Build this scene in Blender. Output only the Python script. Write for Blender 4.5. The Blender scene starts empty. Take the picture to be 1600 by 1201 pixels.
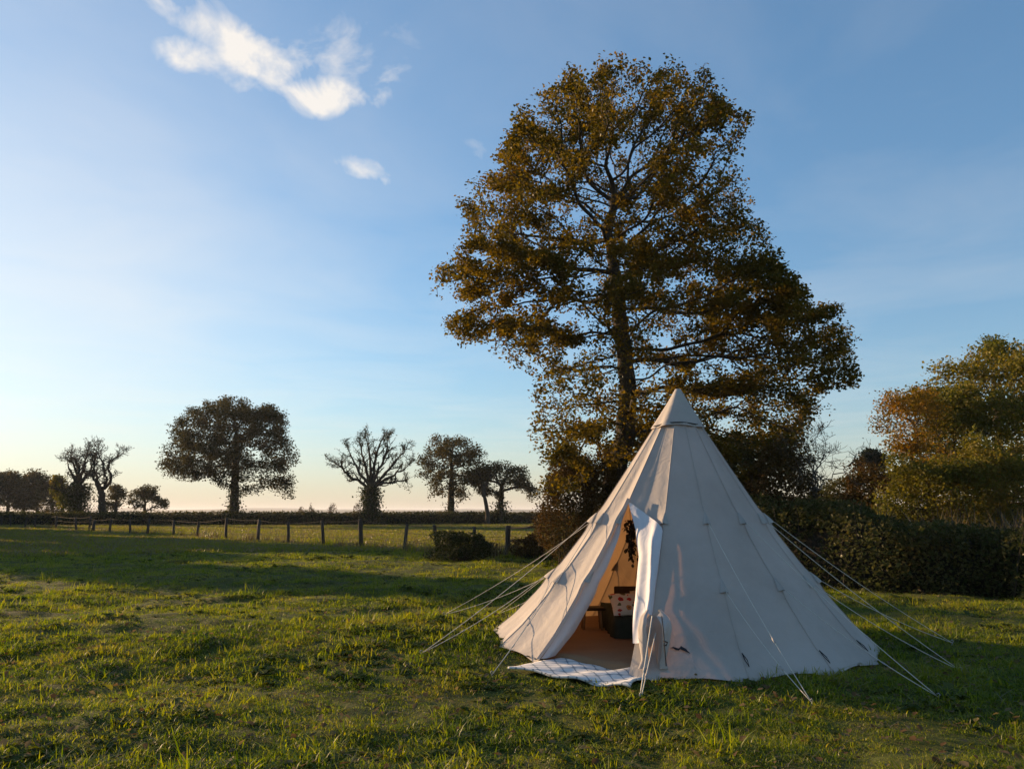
import bpy, math, random
import numpy as np
from mathutils import Vector
R = math.radians
random.seed(11); rng = np.random.default_rng(11)
S = bpy.context.scene
COL = S.collection

# ------------------------------------------------------------ camera
F, CX, CY, CAMH, HOR = 1232.0, 800.0, 600.5, 1.6, 800.0      # the photograph: focal length, centre, horizon in pixels
PITCH = math.atan((HOR - CY) / F)
cam = bpy.data.cameras.new('camera'); camo = bpy.data.objects.new('camera', cam); COL.objects.link(camo)
camo.location = (0, 0, CAMH); camo.rotation_euler = (math.pi / 2 + PITCH, 0, 0)
cam.sensor_width = 36; cam.lens = 36 * F / 1600; cam.clip_start = 0.05; cam.clip_end = 20000
S.camera = camo

# ------------------------------------------------------------ light
SUN_AZ, SUN_EL = R(56.0), R(11.5)           # degrees left of the viewing direction, degrees above the horizon
to_sun = Vector((-math.sin(SUN_AZ) * math.cos(SUN_EL), math.cos(SUN_AZ) * math.cos(SUN_EL), math.sin(SUN_EL)))
sun = bpy.data.lights.new('sun', 'SUN'); sun.energy = 5.0; sun.angle = R(0.6); sun.color = (1.0, 0.66, 0.37)
suno = bpy.data.objects.new('sun', sun); COL.objects.link(suno)
suno.rotation_euler = to_sun.to_track_quat('Z', 'Y').to_euler()
S.view_settings.view_transform = 'Standard'; S.view_settings.look = 'None'
S.view_settings.exposure = 1.17; S.view_settings.gamma = 1.0

def ray(px, py):
    x = (px - CX) / F; y = -(py - CY) / F
    return np.array([x, math.cos(PITCH) - y * math.sin(PITCH), math.sin(PITCH) + y * math.cos(PITCH)])
def at(px, py, Y):
    d = ray(px, py); return d * Y / d[1] + np.array([0, 0, CAMH])
def ground_at(px, py, z=0.0):
    d = ray(px, py); t = (z - CAMH) / d[2]; return d * t + np.array([0, 0, CAMH])

W = bpy.data.worlds.new('World'); S.world = W; W.use_nodes = True
nt = W.node_tree; nt.nodes.clear()
def N(nt, t, **k):
    n = nt.nodes.new(t)
    for a, b in k.items():
        if a.startswith('i_'): n.inputs[a[2:]].default_value = b
        else: setattr(n, a, b)
    return n
def L(nt, a, ao, b, bi): nt.links.new(a.outputs[ao], b.inputs[bi])
def M(nt, op, a, b=None, c=None, clamp=False):
    n = nt.nodes.new('ShaderNodeMath'); n.operation = op; n.use_clamp = clamp
    for i, v in enumerate((a, b, c)):
        if v is None: continue
        if hasattr(v, 'is_output'): nt.links.new(v, n.inputs[i])
        else: n.inputs[i].default_value = v
    return n.outputs[0]
sky = N(nt, 'ShaderNodeTexSky', sky_type='NISHITA', sun_disc=False)
sky.sun_elevation = SUN_EL; sky.sun_rotation = -SUN_AZ; sky.altitude = 0; sky.air_density = 1.1; sky.dust_density = 0.3; sky.ozone_density = 2.2
tc = N(nt, 'ShaderNodeTexCoord')
sep = N(nt, 'ShaderNodeSeparateXYZ'); L(nt, tc, 'Generated', sep, 0)
zc = M(nt, 'MAXIMUM', sep.outputs[2], 0.03)
qx = M(nt, 'DIVIDE', sep.outputs[0], zc); qy = M(nt, 'DIVIDE', sep.outputs[1], zc)
cq = N(nt, 'ShaderNodeCombineXYZ'); nt.links.new(qx, cq.inputs[0]); nt.links.new(qy, cq.inputs[1])
n1 = N(nt, 'ShaderNodeTexNoise', i_Scale=15.0, i_Detail=10.0, i_Roughness=0.6, i_Distortion=0.5); L(nt, tc, 'Generated', n1, 'Vector')
n2 = N(nt, 'ShaderNodeTexNoise', i_Scale=0.9, i_Detail=5.0, i_Roughness=0.55, i_Distortion=0.6); L(nt, cq, 0, n2, 'Vector')
# small cumulus fragments: centre pixel, half axes in the cloud layer (x, y), turn
blob = None
for (px, py, ax, ay, rot, w) in [(345, 60, .11, .12, -25, 1.2), (300, 80, .11, .05, -10, 1.15), (310, 12, .10, .05, 0, .85), (430, 108, .12, .06, -35, .85), (505, 152, .11, .05, -22, 1.3),
                                 (598, 140, .05, .09, 25, .75), (568, 264, .07, .05, -20, 1.3), (205, 230, .16, .08, 0, .6), (745, 240, .06, .06, 0, .4), (450, 100, .34, .10, -30, .66), (90, 420, .4, .1, -10, .5)]:
    d = ray(px, py); cx, cy = d[0] / d[2], d[1] / d[2]
    dx = M(nt, 'SUBTRACT', qx, cx); dy = M(nt, 'SUBTRACT', qy, cy)
    c, s = math.cos(R(rot)), math.sin(R(rot))
    k = cy / 1.9
    u = M(nt, 'DIVIDE', M(nt, 'ADD', M(nt, 'MULTIPLY', dx, c), M(nt, 'MULTIPLY', dy, s)), ax * k)
    v = M(nt, 'DIVIDE', M(nt, 'SUBTRACT', M(nt, 'MULTIPLY', dy, c), M(nt, 'MULTIPLY', dx, s)), ay * k * 2)
    r2 = M(nt, 'ADD', M(nt, 'MULTIPLY', u, u), M(nt, 'MULTIPLY', v, v))
    g = M(nt, 'MULTIPLY', M(nt, 'POWER', 2.718, M(nt, 'MULTIPLY', r2, -0.7)), w)
    blob = g if blob is None else M(nt, 'MAXIMUM', blob, g)
cl = M(nt, 'MULTIPLY', M(nt, 'SUBTRACT', M(nt, 'ADD', blob, M(nt, 'MULTIPLY', M(nt, 'SUBTRACT', n1.outputs[0], 0.5), 2.9)), 0.42), 1.15, clamp=True)
cl = M(nt, 'MULTIPLY', cl, M(nt, 'MULTIPLY', blob, 1.3, clamp=True))
dc = ray(40, 440); dc = dc / np.linalg.norm(dc)                 # a bank of thin cirrus hangs on the sunny side
dp = N(nt, 'ShaderNodeVectorMath', operation='DOT_PRODUCT'); L(nt, tc, 'Generated', dp, 0); dp.inputs[1].default_value = tuple(dc)
bank = M(nt, 'POWER', M(nt, 'MAXIMUM', dp.outputs['Value'], 0.0), 24.0)
veil = M(nt, 'MULTIPLY', M(nt, 'SUBTRACT', M(nt, 'ADD', n2.outputs[0], M(nt, 'MULTIPLY', bank, .95)), 0.42), 0.9, clamp=True)
cov = M(nt, 'MAXIMUM', M(nt, 'MULTIPLY', cl, 0.8), M(nt, 'MULTIPLY', veil, 0.42))
wb = N(nt, 'ShaderNodeMix', data_type='RGBA', blend_type='MULTIPLY'); wb.inputs[0].default_value = 1.0; gm = N(nt, 'ShaderNodeGamma', i_Gamma=.75); L(nt, sky, 0, gm, 0); L(nt, gm, 0, wb, 6); wb.inputs[7].default_value = (1.13, 1.38, 1.62, 1)
hsv = N(nt, 'ShaderNodeHueSaturation', i_Saturation=1.07); L(nt, wb, 2, hsv, 'Color')
mix = N(nt, 'ShaderNodeMix', data_type='RGBA'); nt.links.new(cov, mix.inputs[0]); L(nt, hsv, 0, mix, 6)
mix.inputs[7].default_value = (6.7, 6.05, 5.25, 1)
# dust lying along the whole horizon
hz = M(nt, 'POWER', 2.718, M(nt, 'MULTIPLY', M(nt, 'MAXIMUM', sep.outputs[2], 0.0), -17.0))
mixh = N(nt, 'ShaderNodeMix', data_type='RGBA'); nt.links.new(M(nt, 'MULTIPLY', hz, 0.85), mixh.inputs[0]); L(nt, mix, 2, mixh, 6); mixh.inputs[7].default_value = (4.1, 3.2, 2.45, 1)
bg = N(nt, 'ShaderNodeBackground', i_Strength=0.0755); L(nt, mixh, 2, bg, 0)
wo = N(nt, 'ShaderNodeOutputWorld'); L(nt, bg, 0, wo, 0)

HAZE = 0.00013
S.cycles.max_bounces = 6; S.cycles.transparent_max_bounces = 4; S.cycles.diffuse_bounces = 3; S.cycles.transmission_bounces = 4
S.cycles.caustics_reflective = False; S.cycles.caustics_refractive = False
S.cycles.use_denoising = True

# ------------------------------------------------------------ noise + mesh helpers
_perm = np.random.default_rng(5).random((256, 256))
def vnoise(x, y):
    x = np.asarray(x, float); y = np.asarray(y, float)
    xi = np.floor(x).astype(int); yi = np.floor(y).astype(int)
    fx = x - xi; fy = y - yi; fx = fx * fx * (3 - 2 * fx); fy = fy * fy * (3 - 2 * fy)
    p = lambda a, b: _perm[a & 255, b & 255]
    return (p(xi, yi) * (1 - fx) + p(xi + 1, yi) * fx) * (1 - fy) + (p(xi, yi + 1) * (1 - fx) + p(xi + 1, yi + 1) * fx) * fy
def gz(x, y):                                # height of the meadow
    x = np.asarray(x, float); y = np.asarray(y, float)
    d = np.hypot(x, y)
    m = 0.16 * np.exp(-((x + 0.9) / 1.7) ** 2 - ((y - 10.6) / 2.0) ** 2)
    near = np.clip(1.4 - d / 40, 0, 1)
    return m + near * (0.12 * (vnoise(x * .35 + 7, y * .35) - .5) + (0.11 * (vnoise(x * 1.1, y * 1.1 + 40) - .5) + .075 * (vnoise(x * 3.1 + 9, y * 3.1) - .5)) * np.clip((9.5 - np.hypot(x - 2.1, y - 10.1) * 2.2) * -.25 + .6, .25, 1))
def gzf(x, y): return float(gz(x, y))

def mesh_np(name, verts, faces, mat, parent=None, smooth=False):
    """verts (n,3); faces: list of int arrays, each (m,k)"""
    me = bpy.data.meshes.new(name)
    verts = np.ascontiguousarray(verts, np.float32)
    if not isinstance(faces, (list, tuple)): faces = [faces]
    faces = [np.asarray(f, np.int32) for f in faces if len(f)]
    me.vertices.add(len(verts)); me.vertices.foreach_set('co', verts.ravel())
    li = np.concatenate([f.ravel() for f in faces]); cnt = np.concatenate([np.full(len(f), f.shape[1], np.int32) for f in faces])
    st = np.concatenate([[0], np.cumsum(cnt)[:-1]]).astype(np.int32)
    me.loops.add(len(li)); me.loops.foreach_set('vertex_index', li)
    me.polygons.add(len(cnt)); me.polygons.foreach_set('loop_start', st); me.polygons.foreach_set('loop_total', cnt)
    if smooth: me.polygons.foreach_set('use_smooth', np.ones(len(cnt), bool))
    me.update(calc_edges=True); me.validate()
    if mat is not None: me.materials.append(mat)
    o = bpy.data.objects.new(name, me); COL.objects.link(o)
    if parent is not None: o.parent = parent; o.matrix_parent_inverse = parent.matrix_basis.inverted()
    return o
def tag(o, label=None, cat=None, group=None, kind=None):
    for k, v in (('label', label), ('category', cat), ('group', group), ('kind', kind)):
        if v: o[k] = v
    return o
def thing(name, label, cat, loc, group=None):
    o = bpy.data.objects.new(name, None); COL.objects.link(o); o.location = [float(c) for c in loc]; o.empty_display_size = .2
    return tag(o, label, cat, group)

def frames(T):
    T = T / (np.linalg.norm(T, axis=-1, keepdims=True) + 1e-9)
    ref = np.where(np.abs(T[..., 2:3]) > .9, np.array([1., 0, 0]), np.array([0, 0, 1.]))
    A = np.cross(T, ref); A /= np.linalg.norm(A, axis=-1, keepdims=True) + 1e-9
    return A, np.cross(T, A)
def tube_arr(pts, rad, k=6, cap=True, ell=1.0):
    pts = np.asarray(pts, float); n = len(pts); rad = np.broadcast_to(np.asarray(rad, float), (n,))
    T = np.gradient(pts, axis=0)
    A, B = frames(T)
    for i in range(1, n):                    # keep the rings from flipping
        a = A[i - 1] - T[i] * (A[i - 1] @ T[i]) / (T[i] @ T[i] + 1e-12); a /= np.linalg.norm(a) + 1e-9
        A[i] = a; b = np.cross(T[i], a); B[i] = b / (np.linalg.norm(b) + 1e-9)
    th = np.arange(k) * 2 * math.pi / k
    V = pts[:, None] + rad[:, None, None] * (np.cos(th)[None, :, None] * A[:, None] + ell * np.sin(th)[None, :, None] * B[:, None])
    V = V.reshape(-1, 3); j = np.arange(k); j2 = (j + 1) % k
    Fq = np.concatenate([np.stack([i * k + j, i * k + j2, (i + 1) * k + j2, (i + 1) * k + j], 1) for i in range(n - 1)])
    fs = [Fq]
    if cap: fs.append(np.array([j[::-1], (n - 1) * k + j]))
    return V, fs
def tube(name, pts, rad, mat, parent=None, k=6, ell=1.0, smooth=True):
    V, fs = tube_arr(pts, rad, k, True, ell); return mesh_np(name, V, fs, mat, parent, smooth)
class MB:
    def __init__(s): s.v = []; s.f = {}; s.n = 0
    def add(s, V, fs):
        for f in fs:
            f = np.asarray(f); s.f.setdefault(f.shape[1], []).append(f + s.n)
        s.v.append(np.asarray(V, float)); s.n += len(V)
    def build(s, name, mat, parent=None, smooth=False):
        return mesh_np(name, np.concatenate(s.v), [np.concatenate(f) for f in s.f.values()], mat, parent, smooth)
def box_arr(c, size, rz=0.0, bev=0.0):
    x, y, z = np.array(size) / 2
    if bev <= 0:
        V = np.array([[sx * x, sy * y, sz * z] for sz in (-1, 1) for sy in (-1, 1) for sx in (-1, 1)], float)
        Fq = np.array([[0, 2, 3, 1], [4, 5, 7, 6], [0, 1, 5, 4], [2, 6, 7, 3], [0, 4, 6, 2], [1, 3, 7, 5]])
    else:
        rings = []
        for z_, i in ((-z, bev), (-z + bev, 0), (z - bev, 0), (z, bev)):
            X, Y = x - i, y - i
            rings.append([[-X, -Y + bev, z_], [-X + bev, -Y, z_], [X - bev, -Y, z_], [X, -Y + bev, z_], [X, Y - bev, z_], [X - bev, Y, z_], [-X + bev, Y, z_], [-X, Y - bev, z_]])
        V = np.array(rings, float).reshape(-1, 3); j = np.arange(8); j2 = (j + 1) % 8
        Fq = np.concatenate([np.stack([i * 8 + j, i * 8 + j2, (i + 1) * 8 + j2, (i + 1) * 8 + j], 1) for i in range(3)])
        cs, sn = math.cos(rz), math.sin(rz)
        V = np.stack([V[:, 0] * cs - V[:, 1] * sn, V[:, 0] * sn + V[:, 1] * cs, V[:, 2]], 1) + np.array(c)
        return V, [Fq, np.array([j[::-1], 24 + j])]
    cs, sn = math.cos(rz), math.sin(rz)
    V = np.stack([V[:, 0] * cs - V[:, 1] * sn, V[:, 0] * sn + V[:, 1] * cs, V[:, 2]], 1) + np.array(c)
    return V, [Fq]
def grid_faces(nu, nv):
    i, j = np.meshgrid(np.arange(nv - 1), np.arange(nu - 1), indexing='ij')
    a = i * nu + j
    return np.stack([a, a + 1, a + nu + 1, a + nu], -1).reshape(-1, 4)

# ------------------------------------------------------------ materials
def newmat(name):
    m = bpy.data.materials.new(name); m.use_nodes = True; m.node_tree.nodes.clear(); return m, m.node_tree
def ramp(nt, cols, stops=None):
    r = nt.nodes.new('ShaderNodeValToRGB'); e = r.color_ramp.elements
    stops = stops or [i / (len(cols) - 1) for i in range(len(cols))]
    while len(e) < len(cols): e.new(.5)
    for el, c, s in zip(e, cols, stops): el.position = s; el.color = (*c, 1)
    return r
def leafmat(name, cols, trans=.35, patch=1.0, psc=.5, gloss=.12, rough=.5, dry=None):
    """leaf or blade: every leaf its own tone, drifting in patches; light passes through"""
    m, nt = newmat(name)
    g = N(nt, 'ShaderNodeNewGeometry'); tc = g.outputs['Position']
    nz = N(nt, 'ShaderNodeTexNoise', i_Scale=psc, i_Detail=3.0); nt.links.new(tc, nz.inputs['Vector'])
    oi = N(nt, 'ShaderNodeObjectInfo')
    f = M(nt, 'ADD', M(nt, 'MULTIPLY', g.outputs['Random Per Island'], .55), M(nt, 'MULTIPLY', M(nt, 'SUBTRACT', nz.outputs[0], .5), 1.5 * patch))
    f = M(nt, 'ADD', f, M(nt, 'MULTIPLY', oi.outputs['Random'], .25)); f = M(nt, 'ADD', f, .12, clamp=True)
    r = ramp(nt, cols); nt.links.new(f, r.inputs[0])
    d = N(nt, 'ShaderNodeBsdfDiffuse', i_Roughness=.5); t = N(nt, 'ShaderNodeBsdfTranslucent'); L(nt, r, 0, d, 0)
    hs = N(nt, 'ShaderNodeHueSaturation', i_Saturation=1.15, i_Value=1.15); L(nt, r, 0, hs, 'Color'); L(nt, hs, 0, t, 0)
    mx = N(nt, 'ShaderNodeMixShader', i_Fac=trans); L(nt, d, 0, mx, 1); L(nt, t, 0, mx, 2)
    gl = N(nt, 'ShaderNodeBsdfGlossy', i_Roughness=rough); gl.inputs[0].default_value = (.7, .7, .65, 1)
    lw = N(nt, 'ShaderNodeLayerWeight', i_Blend=.25)
    mg = N(nt, 'ShaderNodeMixShader'); nt.links.new(M(nt, 'MULTIPLY', lw.outputs['Fresnel'], gloss), mg.inputs[0]); L(nt, mx, 0, mg, 1); L(nt, gl, 0, mg, 2)
    o = N(nt, 'ShaderNodeOutputMaterial'); L(nt, mg, 0, o, 0); return m
def surf(name, cols, scale=4., rough=.85, bump=.3, bscale=30., stretch=(1, 1, 1), detail=6., spec=.2, trans=0, bdist=.01):
    m, nt = newmat(name)
    tc = N(nt, 'ShaderNodeTexCoord'); mp = N(nt, 'ShaderNodeMapping'); mp.inputs['Scale'].default_value = stretch; L(nt, tc, 'Object', mp, 0)
    nz = N(nt, 'ShaderNodeTexNoise', i_Scale=scale, i_Detail=detail, i_Roughness=.6); L(nt, mp, 0, nz, 'Vector')
    k = M(nt, 'ADD', M(nt, 'MULTIPLY', M(nt, 'SUBTRACT', nz.outputs[0], .5), 1.8), .5, clamp=True)
    r = ramp(nt, cols); nt.links.new(k, r.inputs[0])
    b = N(nt, 'ShaderNodeBsdfPrincipled', i_Roughness=rough); b.inputs['Specular IOR Level'].default_value = spec; L(nt, r, 0, b, 'Base Color')
    n2 = N(nt, 'ShaderNodeTexNoise', i_Scale=bscale, i_Detail=5.0); L(nt, mp, 0, n2, 'Vector')
    bp = N(nt, 'ShaderNodeBump', i_Strength=bump, i_Distance=bdist); L(nt, n2, 0, bp, 'Height'); L(nt, bp, 0, b, 'Normal')
    o = N(nt, 'ShaderNodeOutputMaterial')
    if trans > 0:
        t = N(nt, 'ShaderNodeBsdfTranslucent'); L(nt, r, 0, t, 0); L(nt, bp, 0, t, 'Normal')
        mx = N(nt, 'ShaderNodeMixShader', i_Fac=trans); L(nt, b, 0, mx, 1); L(nt, t, 0, mx, 2); L(nt, mx, 0, o, 0)
    else: L(nt, b, 0, o, 0)
    return m
BARK = surf('oak bark', [(.022, .018, .013), (.045, .037, .027), (.075, .062, .046)], 3, .95, .8, 14, (1, 1, .25), bdist=.03)
BARKG = surf('pale bark', [(.06, .05, .038), (.11, .095, .072)], 4, .9, .6, 20, (1, 1, .3), bdist=.02)
WOODP = surf('weathered post wood', [(.03, .025, .02), (.06, .05, .04), (.09, .076, .062)], 5, .9, .5, 30, (1, 1, .15))
TWIG = surf('dark twigs', [(.010, .009, .006), (.022, .018, .012)], 9, 1., .6, 40, bdist=.04)  # dark brown twig mass inside the hedges
OAKL = leafmat('oak leaves', [(.032, .036, .008), (.066, .059, .013), (.115, .084, .018), (.16, .112, .023), (.12, .066, .017)], .45, .9, .35, .04)
OAKD = leafmat('far oak leaves', [(.028, .03, .012), (.055, .048, .016), (.09, .062, .02)], .35, .8, .15)
IVY = leafmat('ivy leaves', [(.014, .020, .007), (.03, .04, .012), (.055, .06, .016)], .25, .6, .8, .25)
HAWB = leafmat('hawthorn leaves', [(.03, .022, .010), (.06, .038, .015), (.10, .06, .022), (.05, .05, .014)], .3, .9, .8)
HEDL = leafmat('hedge leaves', [(.028, .034, .012), (.055, .062, .02), (.09, .082, .027), (.11, .075, .026)], .3, 1., .7)
GRNL = leafmat('green autumn leaves', [(.042, .056, .014), (.09, .098, .02), (.155, .14, .028), (.21, .155, .034)], .45, 1., .3)
ORNL = leafmat('orange leaves', [(.11, .09, .02), (.19, .13, .027), (.26, .145, .03), (.24, .11, .03)], .45, 1., .5)
YELL = leafmat('yellow green leaves', [(.10, .11, .02), (.18, .16, .03)], .45, .6, 1.)
PINE = leafmat('pine needles', [(.010, .016, .008), (.022, .032, .014)], .2, .6, .5)

# ------------------------------------------------------------ leaves
LEAF6 = np.array([[0, 0, 0], [.30, -.27, .06], [.62, -.34, .07], [1, 0, -.04], [.66, .33, .07], [.32, .26, .06]])
LEAF6F = np.array([[0, 1, 2], [0, 2, 3], [0, 3, 4], [0, 4, 5]])
LEAF4 = np.array([[0, 0, 0], [.5, -.36, .08], [1, 0, -.03], [.5, .36, .08]])
LEAF4F = np.array([[0, 1, 2], [0, 2, 3]])
def leaves_arr(pos, size, up=.5, shape=6, droop=.3):
    n = len(pos); T = LEAF6 if shape == 6 else LEAF4; TF = LEAF6F if shape == 6 else LEAF4F
    nrm = rng.normal(size=(n, 3)); nrm[:, 2] = np.abs(nrm[:, 2]) + up
    nrm /= np.linalg.norm(nrm, axis=1, keepdims=True)
    d = rng.normal(size=(n, 3)); d[:, 2] -= droop; d -= nrm * np.sum(d * nrm, 1, keepdims=True); d /= np.linalg.norm(d, axis=1, keepdims=True)
    b = np.cross(nrm, d); s = (size * rng.uniform(.6, 1.35, n))[:, None, None]
    V = pos[:, None] + s * (T[None, :, 0:1] * d[:, None] + T[None, :, 1:2] * b[:, None] + T[None, :, 2:3] * nrm[:, None])
    k = len(T); Fc = (TF[None] + (np.arange(n) * k)[:, None, None]).reshape(-1, 3)
    return V.reshape(-1, 3), Fc

# ------------------------------------------------------------ trees
def grow(trunk, attr, step, di, dk, iters=140, grav=0.0, wob=.25):
    pos = [np.array(p, float) for p in trunk]; par = [-1] + list(range(len(trunk) - 1))
    P = np.array(pos)
    A = attr.copy(); D = np.linalg.norm(A[:, None] - P[None], axis=2); near = D.argmin(1); dist = D.min(1)
    par = np.array(par)
    for it in range(iters):
        if len(A) == 0: break
        m = dist < di
        if not m.any():
            di *= 1.5; continue
        dirs = A[m] - P[near[m]]; dirs /= np.linalg.norm(dirs, axis=1, keepdims=True) + 1e-9
        ids, inv = np.unique(near[m], return_inverse=True)
        acc = np.zeros((len(ids), 3)); np.add.at(acc, inv, dirs)
        acc /= np.linalg.norm(acc, axis=1, keepdims=True) + 1e-6
        acc += rng.normal(size=acc.shape) * wob; acc[:, 2] += grav
        acc /= np.linalg.norm(acc, axis=1, keepdims=True) + 1e-6
        new = P[ids] + acc * step * rng.uniform(.8, 1.2, (len(ids), 1))
        base = len(P); P = np.concatenate([P, new]); par = np.concatenate([par, ids])
        dn = np.sqrt(np.maximum(0, (A ** 2).sum(1)[:, None] + (new ** 2).sum(1)[None] - 2 * A @ new.T))
        j = dn.argmin(1); dm = dn[np.arange(len(A)), j]; b = dm < dist
        near = np.where(b, base + j, near); dist = np.where(b, dm, dist)
        keep = dist > dk; A, near, dist = A[keep], near[keep], dist[keep]
    return P, par
def skel_mesh(P, par, nt_, r_base, r_tip, expo=.47, sides=(8, 5, 3)):
    n = len(P); cnt = np.zeros(n); haschild = np.zeros(n, bool); haschild[par[par >= 0]] = True
    cnt[~haschild] = 1
    for i in range(n - 1, 0, -1): cnt[par[i]] += cnt[i]
    Q = P.copy()                              # relax the kinks
    for _ in range(2):
        acc = np.zeros_like(Q); c = np.zeros(n); ch = np.arange(1, n)
        np.add.at(acc, par[1:], Q[1:] * cnt[1:, None]); np.add.at(c, par[1:], cnt[1:])
        m = (c > 0) & (np.arange(n) >= nt_)
        Q[m] = .5 * Q[m] + .25 * Q[par[m]] + .25 * acc[m] / c[m][:, None]
    rad = np.maximum(r_base * (cnt / cnt[0]) ** expo, r_tip)
    return Q, rad, cnt
def edges_mesh(Q, par, rad, sel, sides=(8, 5, 3), thr=(.06, .02)):
    mb = MB()
    for k, lo, hi in ((sides[0], thr[0], 9), (sides[1], thr[1], thr[0]), (sides[2], 0, thr[1])):
        i = np.array([e for e in sel if lo <= rad[e] < hi], int)
        if not len(i): continue
        a, b = Q[par[i]], Q[i]; ra = np.minimum(rad[par[i]], rad[i] * 1.35); rb = rad[i]
        A, B = frames(b - a); th = np.arange(k) * 2 * math.pi / k
        off = np.cos(th)[None, :, None] * A[:, None] + np.sin(th)[None, :, None] * B[:, None]
        ext = (b - a) * .08
        V = np.concatenate([(a - ext)[:, None] + off * ra[:, None, None], (b + ext)[:, None] + off * rb[:, None, None]], 1).reshape(-1, 3)
        j = np.arange(k); f = np.stack([j, (j + 1) % k, k + (j + 1) % k, k + j], 1)
        mb.add(V, [(f[None] + (np.arange(len(i)) * 2 * k)[:, None, None]).reshape(-1, 4)])
    return mb
def blob_points(blobs, Y, n, dh, dups=2, shell=.5, squash=1.0):
    cxs = np.array([b[0] for b in blobs]); mid = (cxs.min() + cxs.max()) / 2
    hw = max((b[0] + b[2] - mid) for b in blobs); out = []; vol = [b[2] * b[3] * min(b[2], b[3]) ** .5 for b in blobs]; tot = sum(vol)
    for b, v in zip(blobs, vol):
        px, py, rx, ry = b[:4]
        for q in range(dups):
            m = max(6, int(n * v / tot / dups))
            lim = dh * math.sqrt(max(.04, 1 - ((px - mid) / hw) ** 2))
            off = rng.uniform(-1, 1) * lim if len(b) < 5 else b[4]
            Yb = Y + off; s = Yb / F
            c = at(px, py, Yb)
            d = rng.normal(size=(m, 3)); d /= np.linalg.norm(d, axis=1, keepdims=True)
            r = rng.random(m) ** (1 / 3) * (1 - shell) + shell * rng.random(m) ** .2
            out.append(c + d * r[:, None] * np.array([rx * Yb / F, (rx + ry) / 2 * Y / F * squash, ry * Yb / F]))
    return np.concatenate(out)
def clump_choice(Q, cand, n, sc=1.3, power=2.2):
    w = vnoise(Q[cand, 0] * sc + 3, Q[cand, 2] * sc) * vnoise(Q[cand, 1] * sc + 50, Q[cand, 2] * sc * .9 + Q[cand, 0] * .3) + .02
    w = w ** power; w /= w.sum()
    return cand[rng.choice(len(cand), n, p=w)]
def tree(name, label, cat, Y, trunk_px, blobs, dh=3., n_attr=900, step=.4, r_base=.3, r_tip=.012, n_leaf=8000, leaf=.2, mat=OAKD, bark=BARK, spread=.3,
         shape=4, tipcnt=5, group=None, dups=2, shell=.5, wob=.25, ivy=None, clump=2.2, grav=0., expo=.62, base_z=None, sub=None, di=None, kill=None, up=.5, squash=1.):
    tp = [at(x, y, Y) for x, y in trunk_px]
    bz = gzf(tp[0][0], Y) if base_z is None else base_z
    b0 = tp[0].copy(); b0[2] = bz - .05
    pts = [b0] + [p for p in tp if p[2] > bz + .1]
    dense = []
    for a, b in zip(pts[:-1], pts[1:]):
        m = max(1, int(np.linalg.norm(b - a) / step)); dense += [a + (b - a) * i / m for i in range(m)]
    dense.append(pts[-1]); dense = np.array(dense)
    dense[1:, :2] += rng.normal(size=(len(dense) - 1, 2)) * step * .06
    att = blob_points(blobs, Y, n_attr, dh, dups, shell, squash)
    att = att[att[:, 2] > bz + .3]
    P, par = grow(dense, att, step, di or step * 6, kill or step * 1.2, wob=wob, grav=grav)
    Q, rad, cnt = skel_mesh(P, par, len(dense), r_base, r_tip, expo)
    root = thing(name, label, cat, (b0[0], b0[1], bz), group)
    # trunk: one tapered, flared tube
    hgt = np.linalg.norm(dense - dense[0], axis=1); tr = np.maximum(rad[:len(dense)], r_base * .28) * (1 - .28 * hgt / hgt[-1])
    tr = tr + r_base * .35 * np.exp(-hgt / (r_base * 2.0))
    V, fs = tube_arr(dense, tr, 14); ph = np.arctan2(V[:, 1] - b0[1], V[:, 0] - b0[0])
    V[:, :2] += (rng.normal(size=(len(V), 2)) * r_base * .05)
    mesh_np('trunk', V, fs, bark, root, True)
    edges_mesh(Q, par, rad, range(len(dense), len(P))).build('branches', bark, root, True)['kind'] = 'stuff'
    if n_leaf:
        cand = np.where((cnt <= tipcnt) & (np.arange(len(P)) >= len(dense)))[0]
        ch = clump_choice(Q, cand, n_leaf, power=clump)
        pos = Q[ch] + np.clip(rng.normal(size=(n_leaf, 3)), -1.5, 1.5) * spread * np.array([1, 1, .8])
        pos[:, 2] = np.maximum(pos[:, 2], bz + .15)
        V, Fc = leaves_arr(pos, leaf, up, shape); tag(mesh_np('crown', V, Fc, mat, root), kind='stuff')
    if ivy:
        ni, h0, h1, rr, sz = ivy
        t = rng.random(ni); k = (t * (len(dense) - 1)); i0 = np.clip(k.astype(int), 0, len(dense) - 2)
        c = dense[i0] + (dense[i0 + 1] - dense[i0]) * (k - i0)[:, None]
        th = rng.random(ni) * 6.283; rv = (tr[i0] + rng.gamma(1.6, rr, ni))
        pos = c + np.stack([np.cos(th) * rv, np.sin(th) * rv, rng.normal(size=ni) * .2], 1); pos = pos[(pos[:, 2] > bz + h0) & (pos[:, 2] < bz + h1)]
        V, Fc = leaves_arr(pos, sz, .2, 4); tag(mesh_np('ivy', V, Fc, IVY, root), kind='stuff')
    return root, Q, cnt
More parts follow.
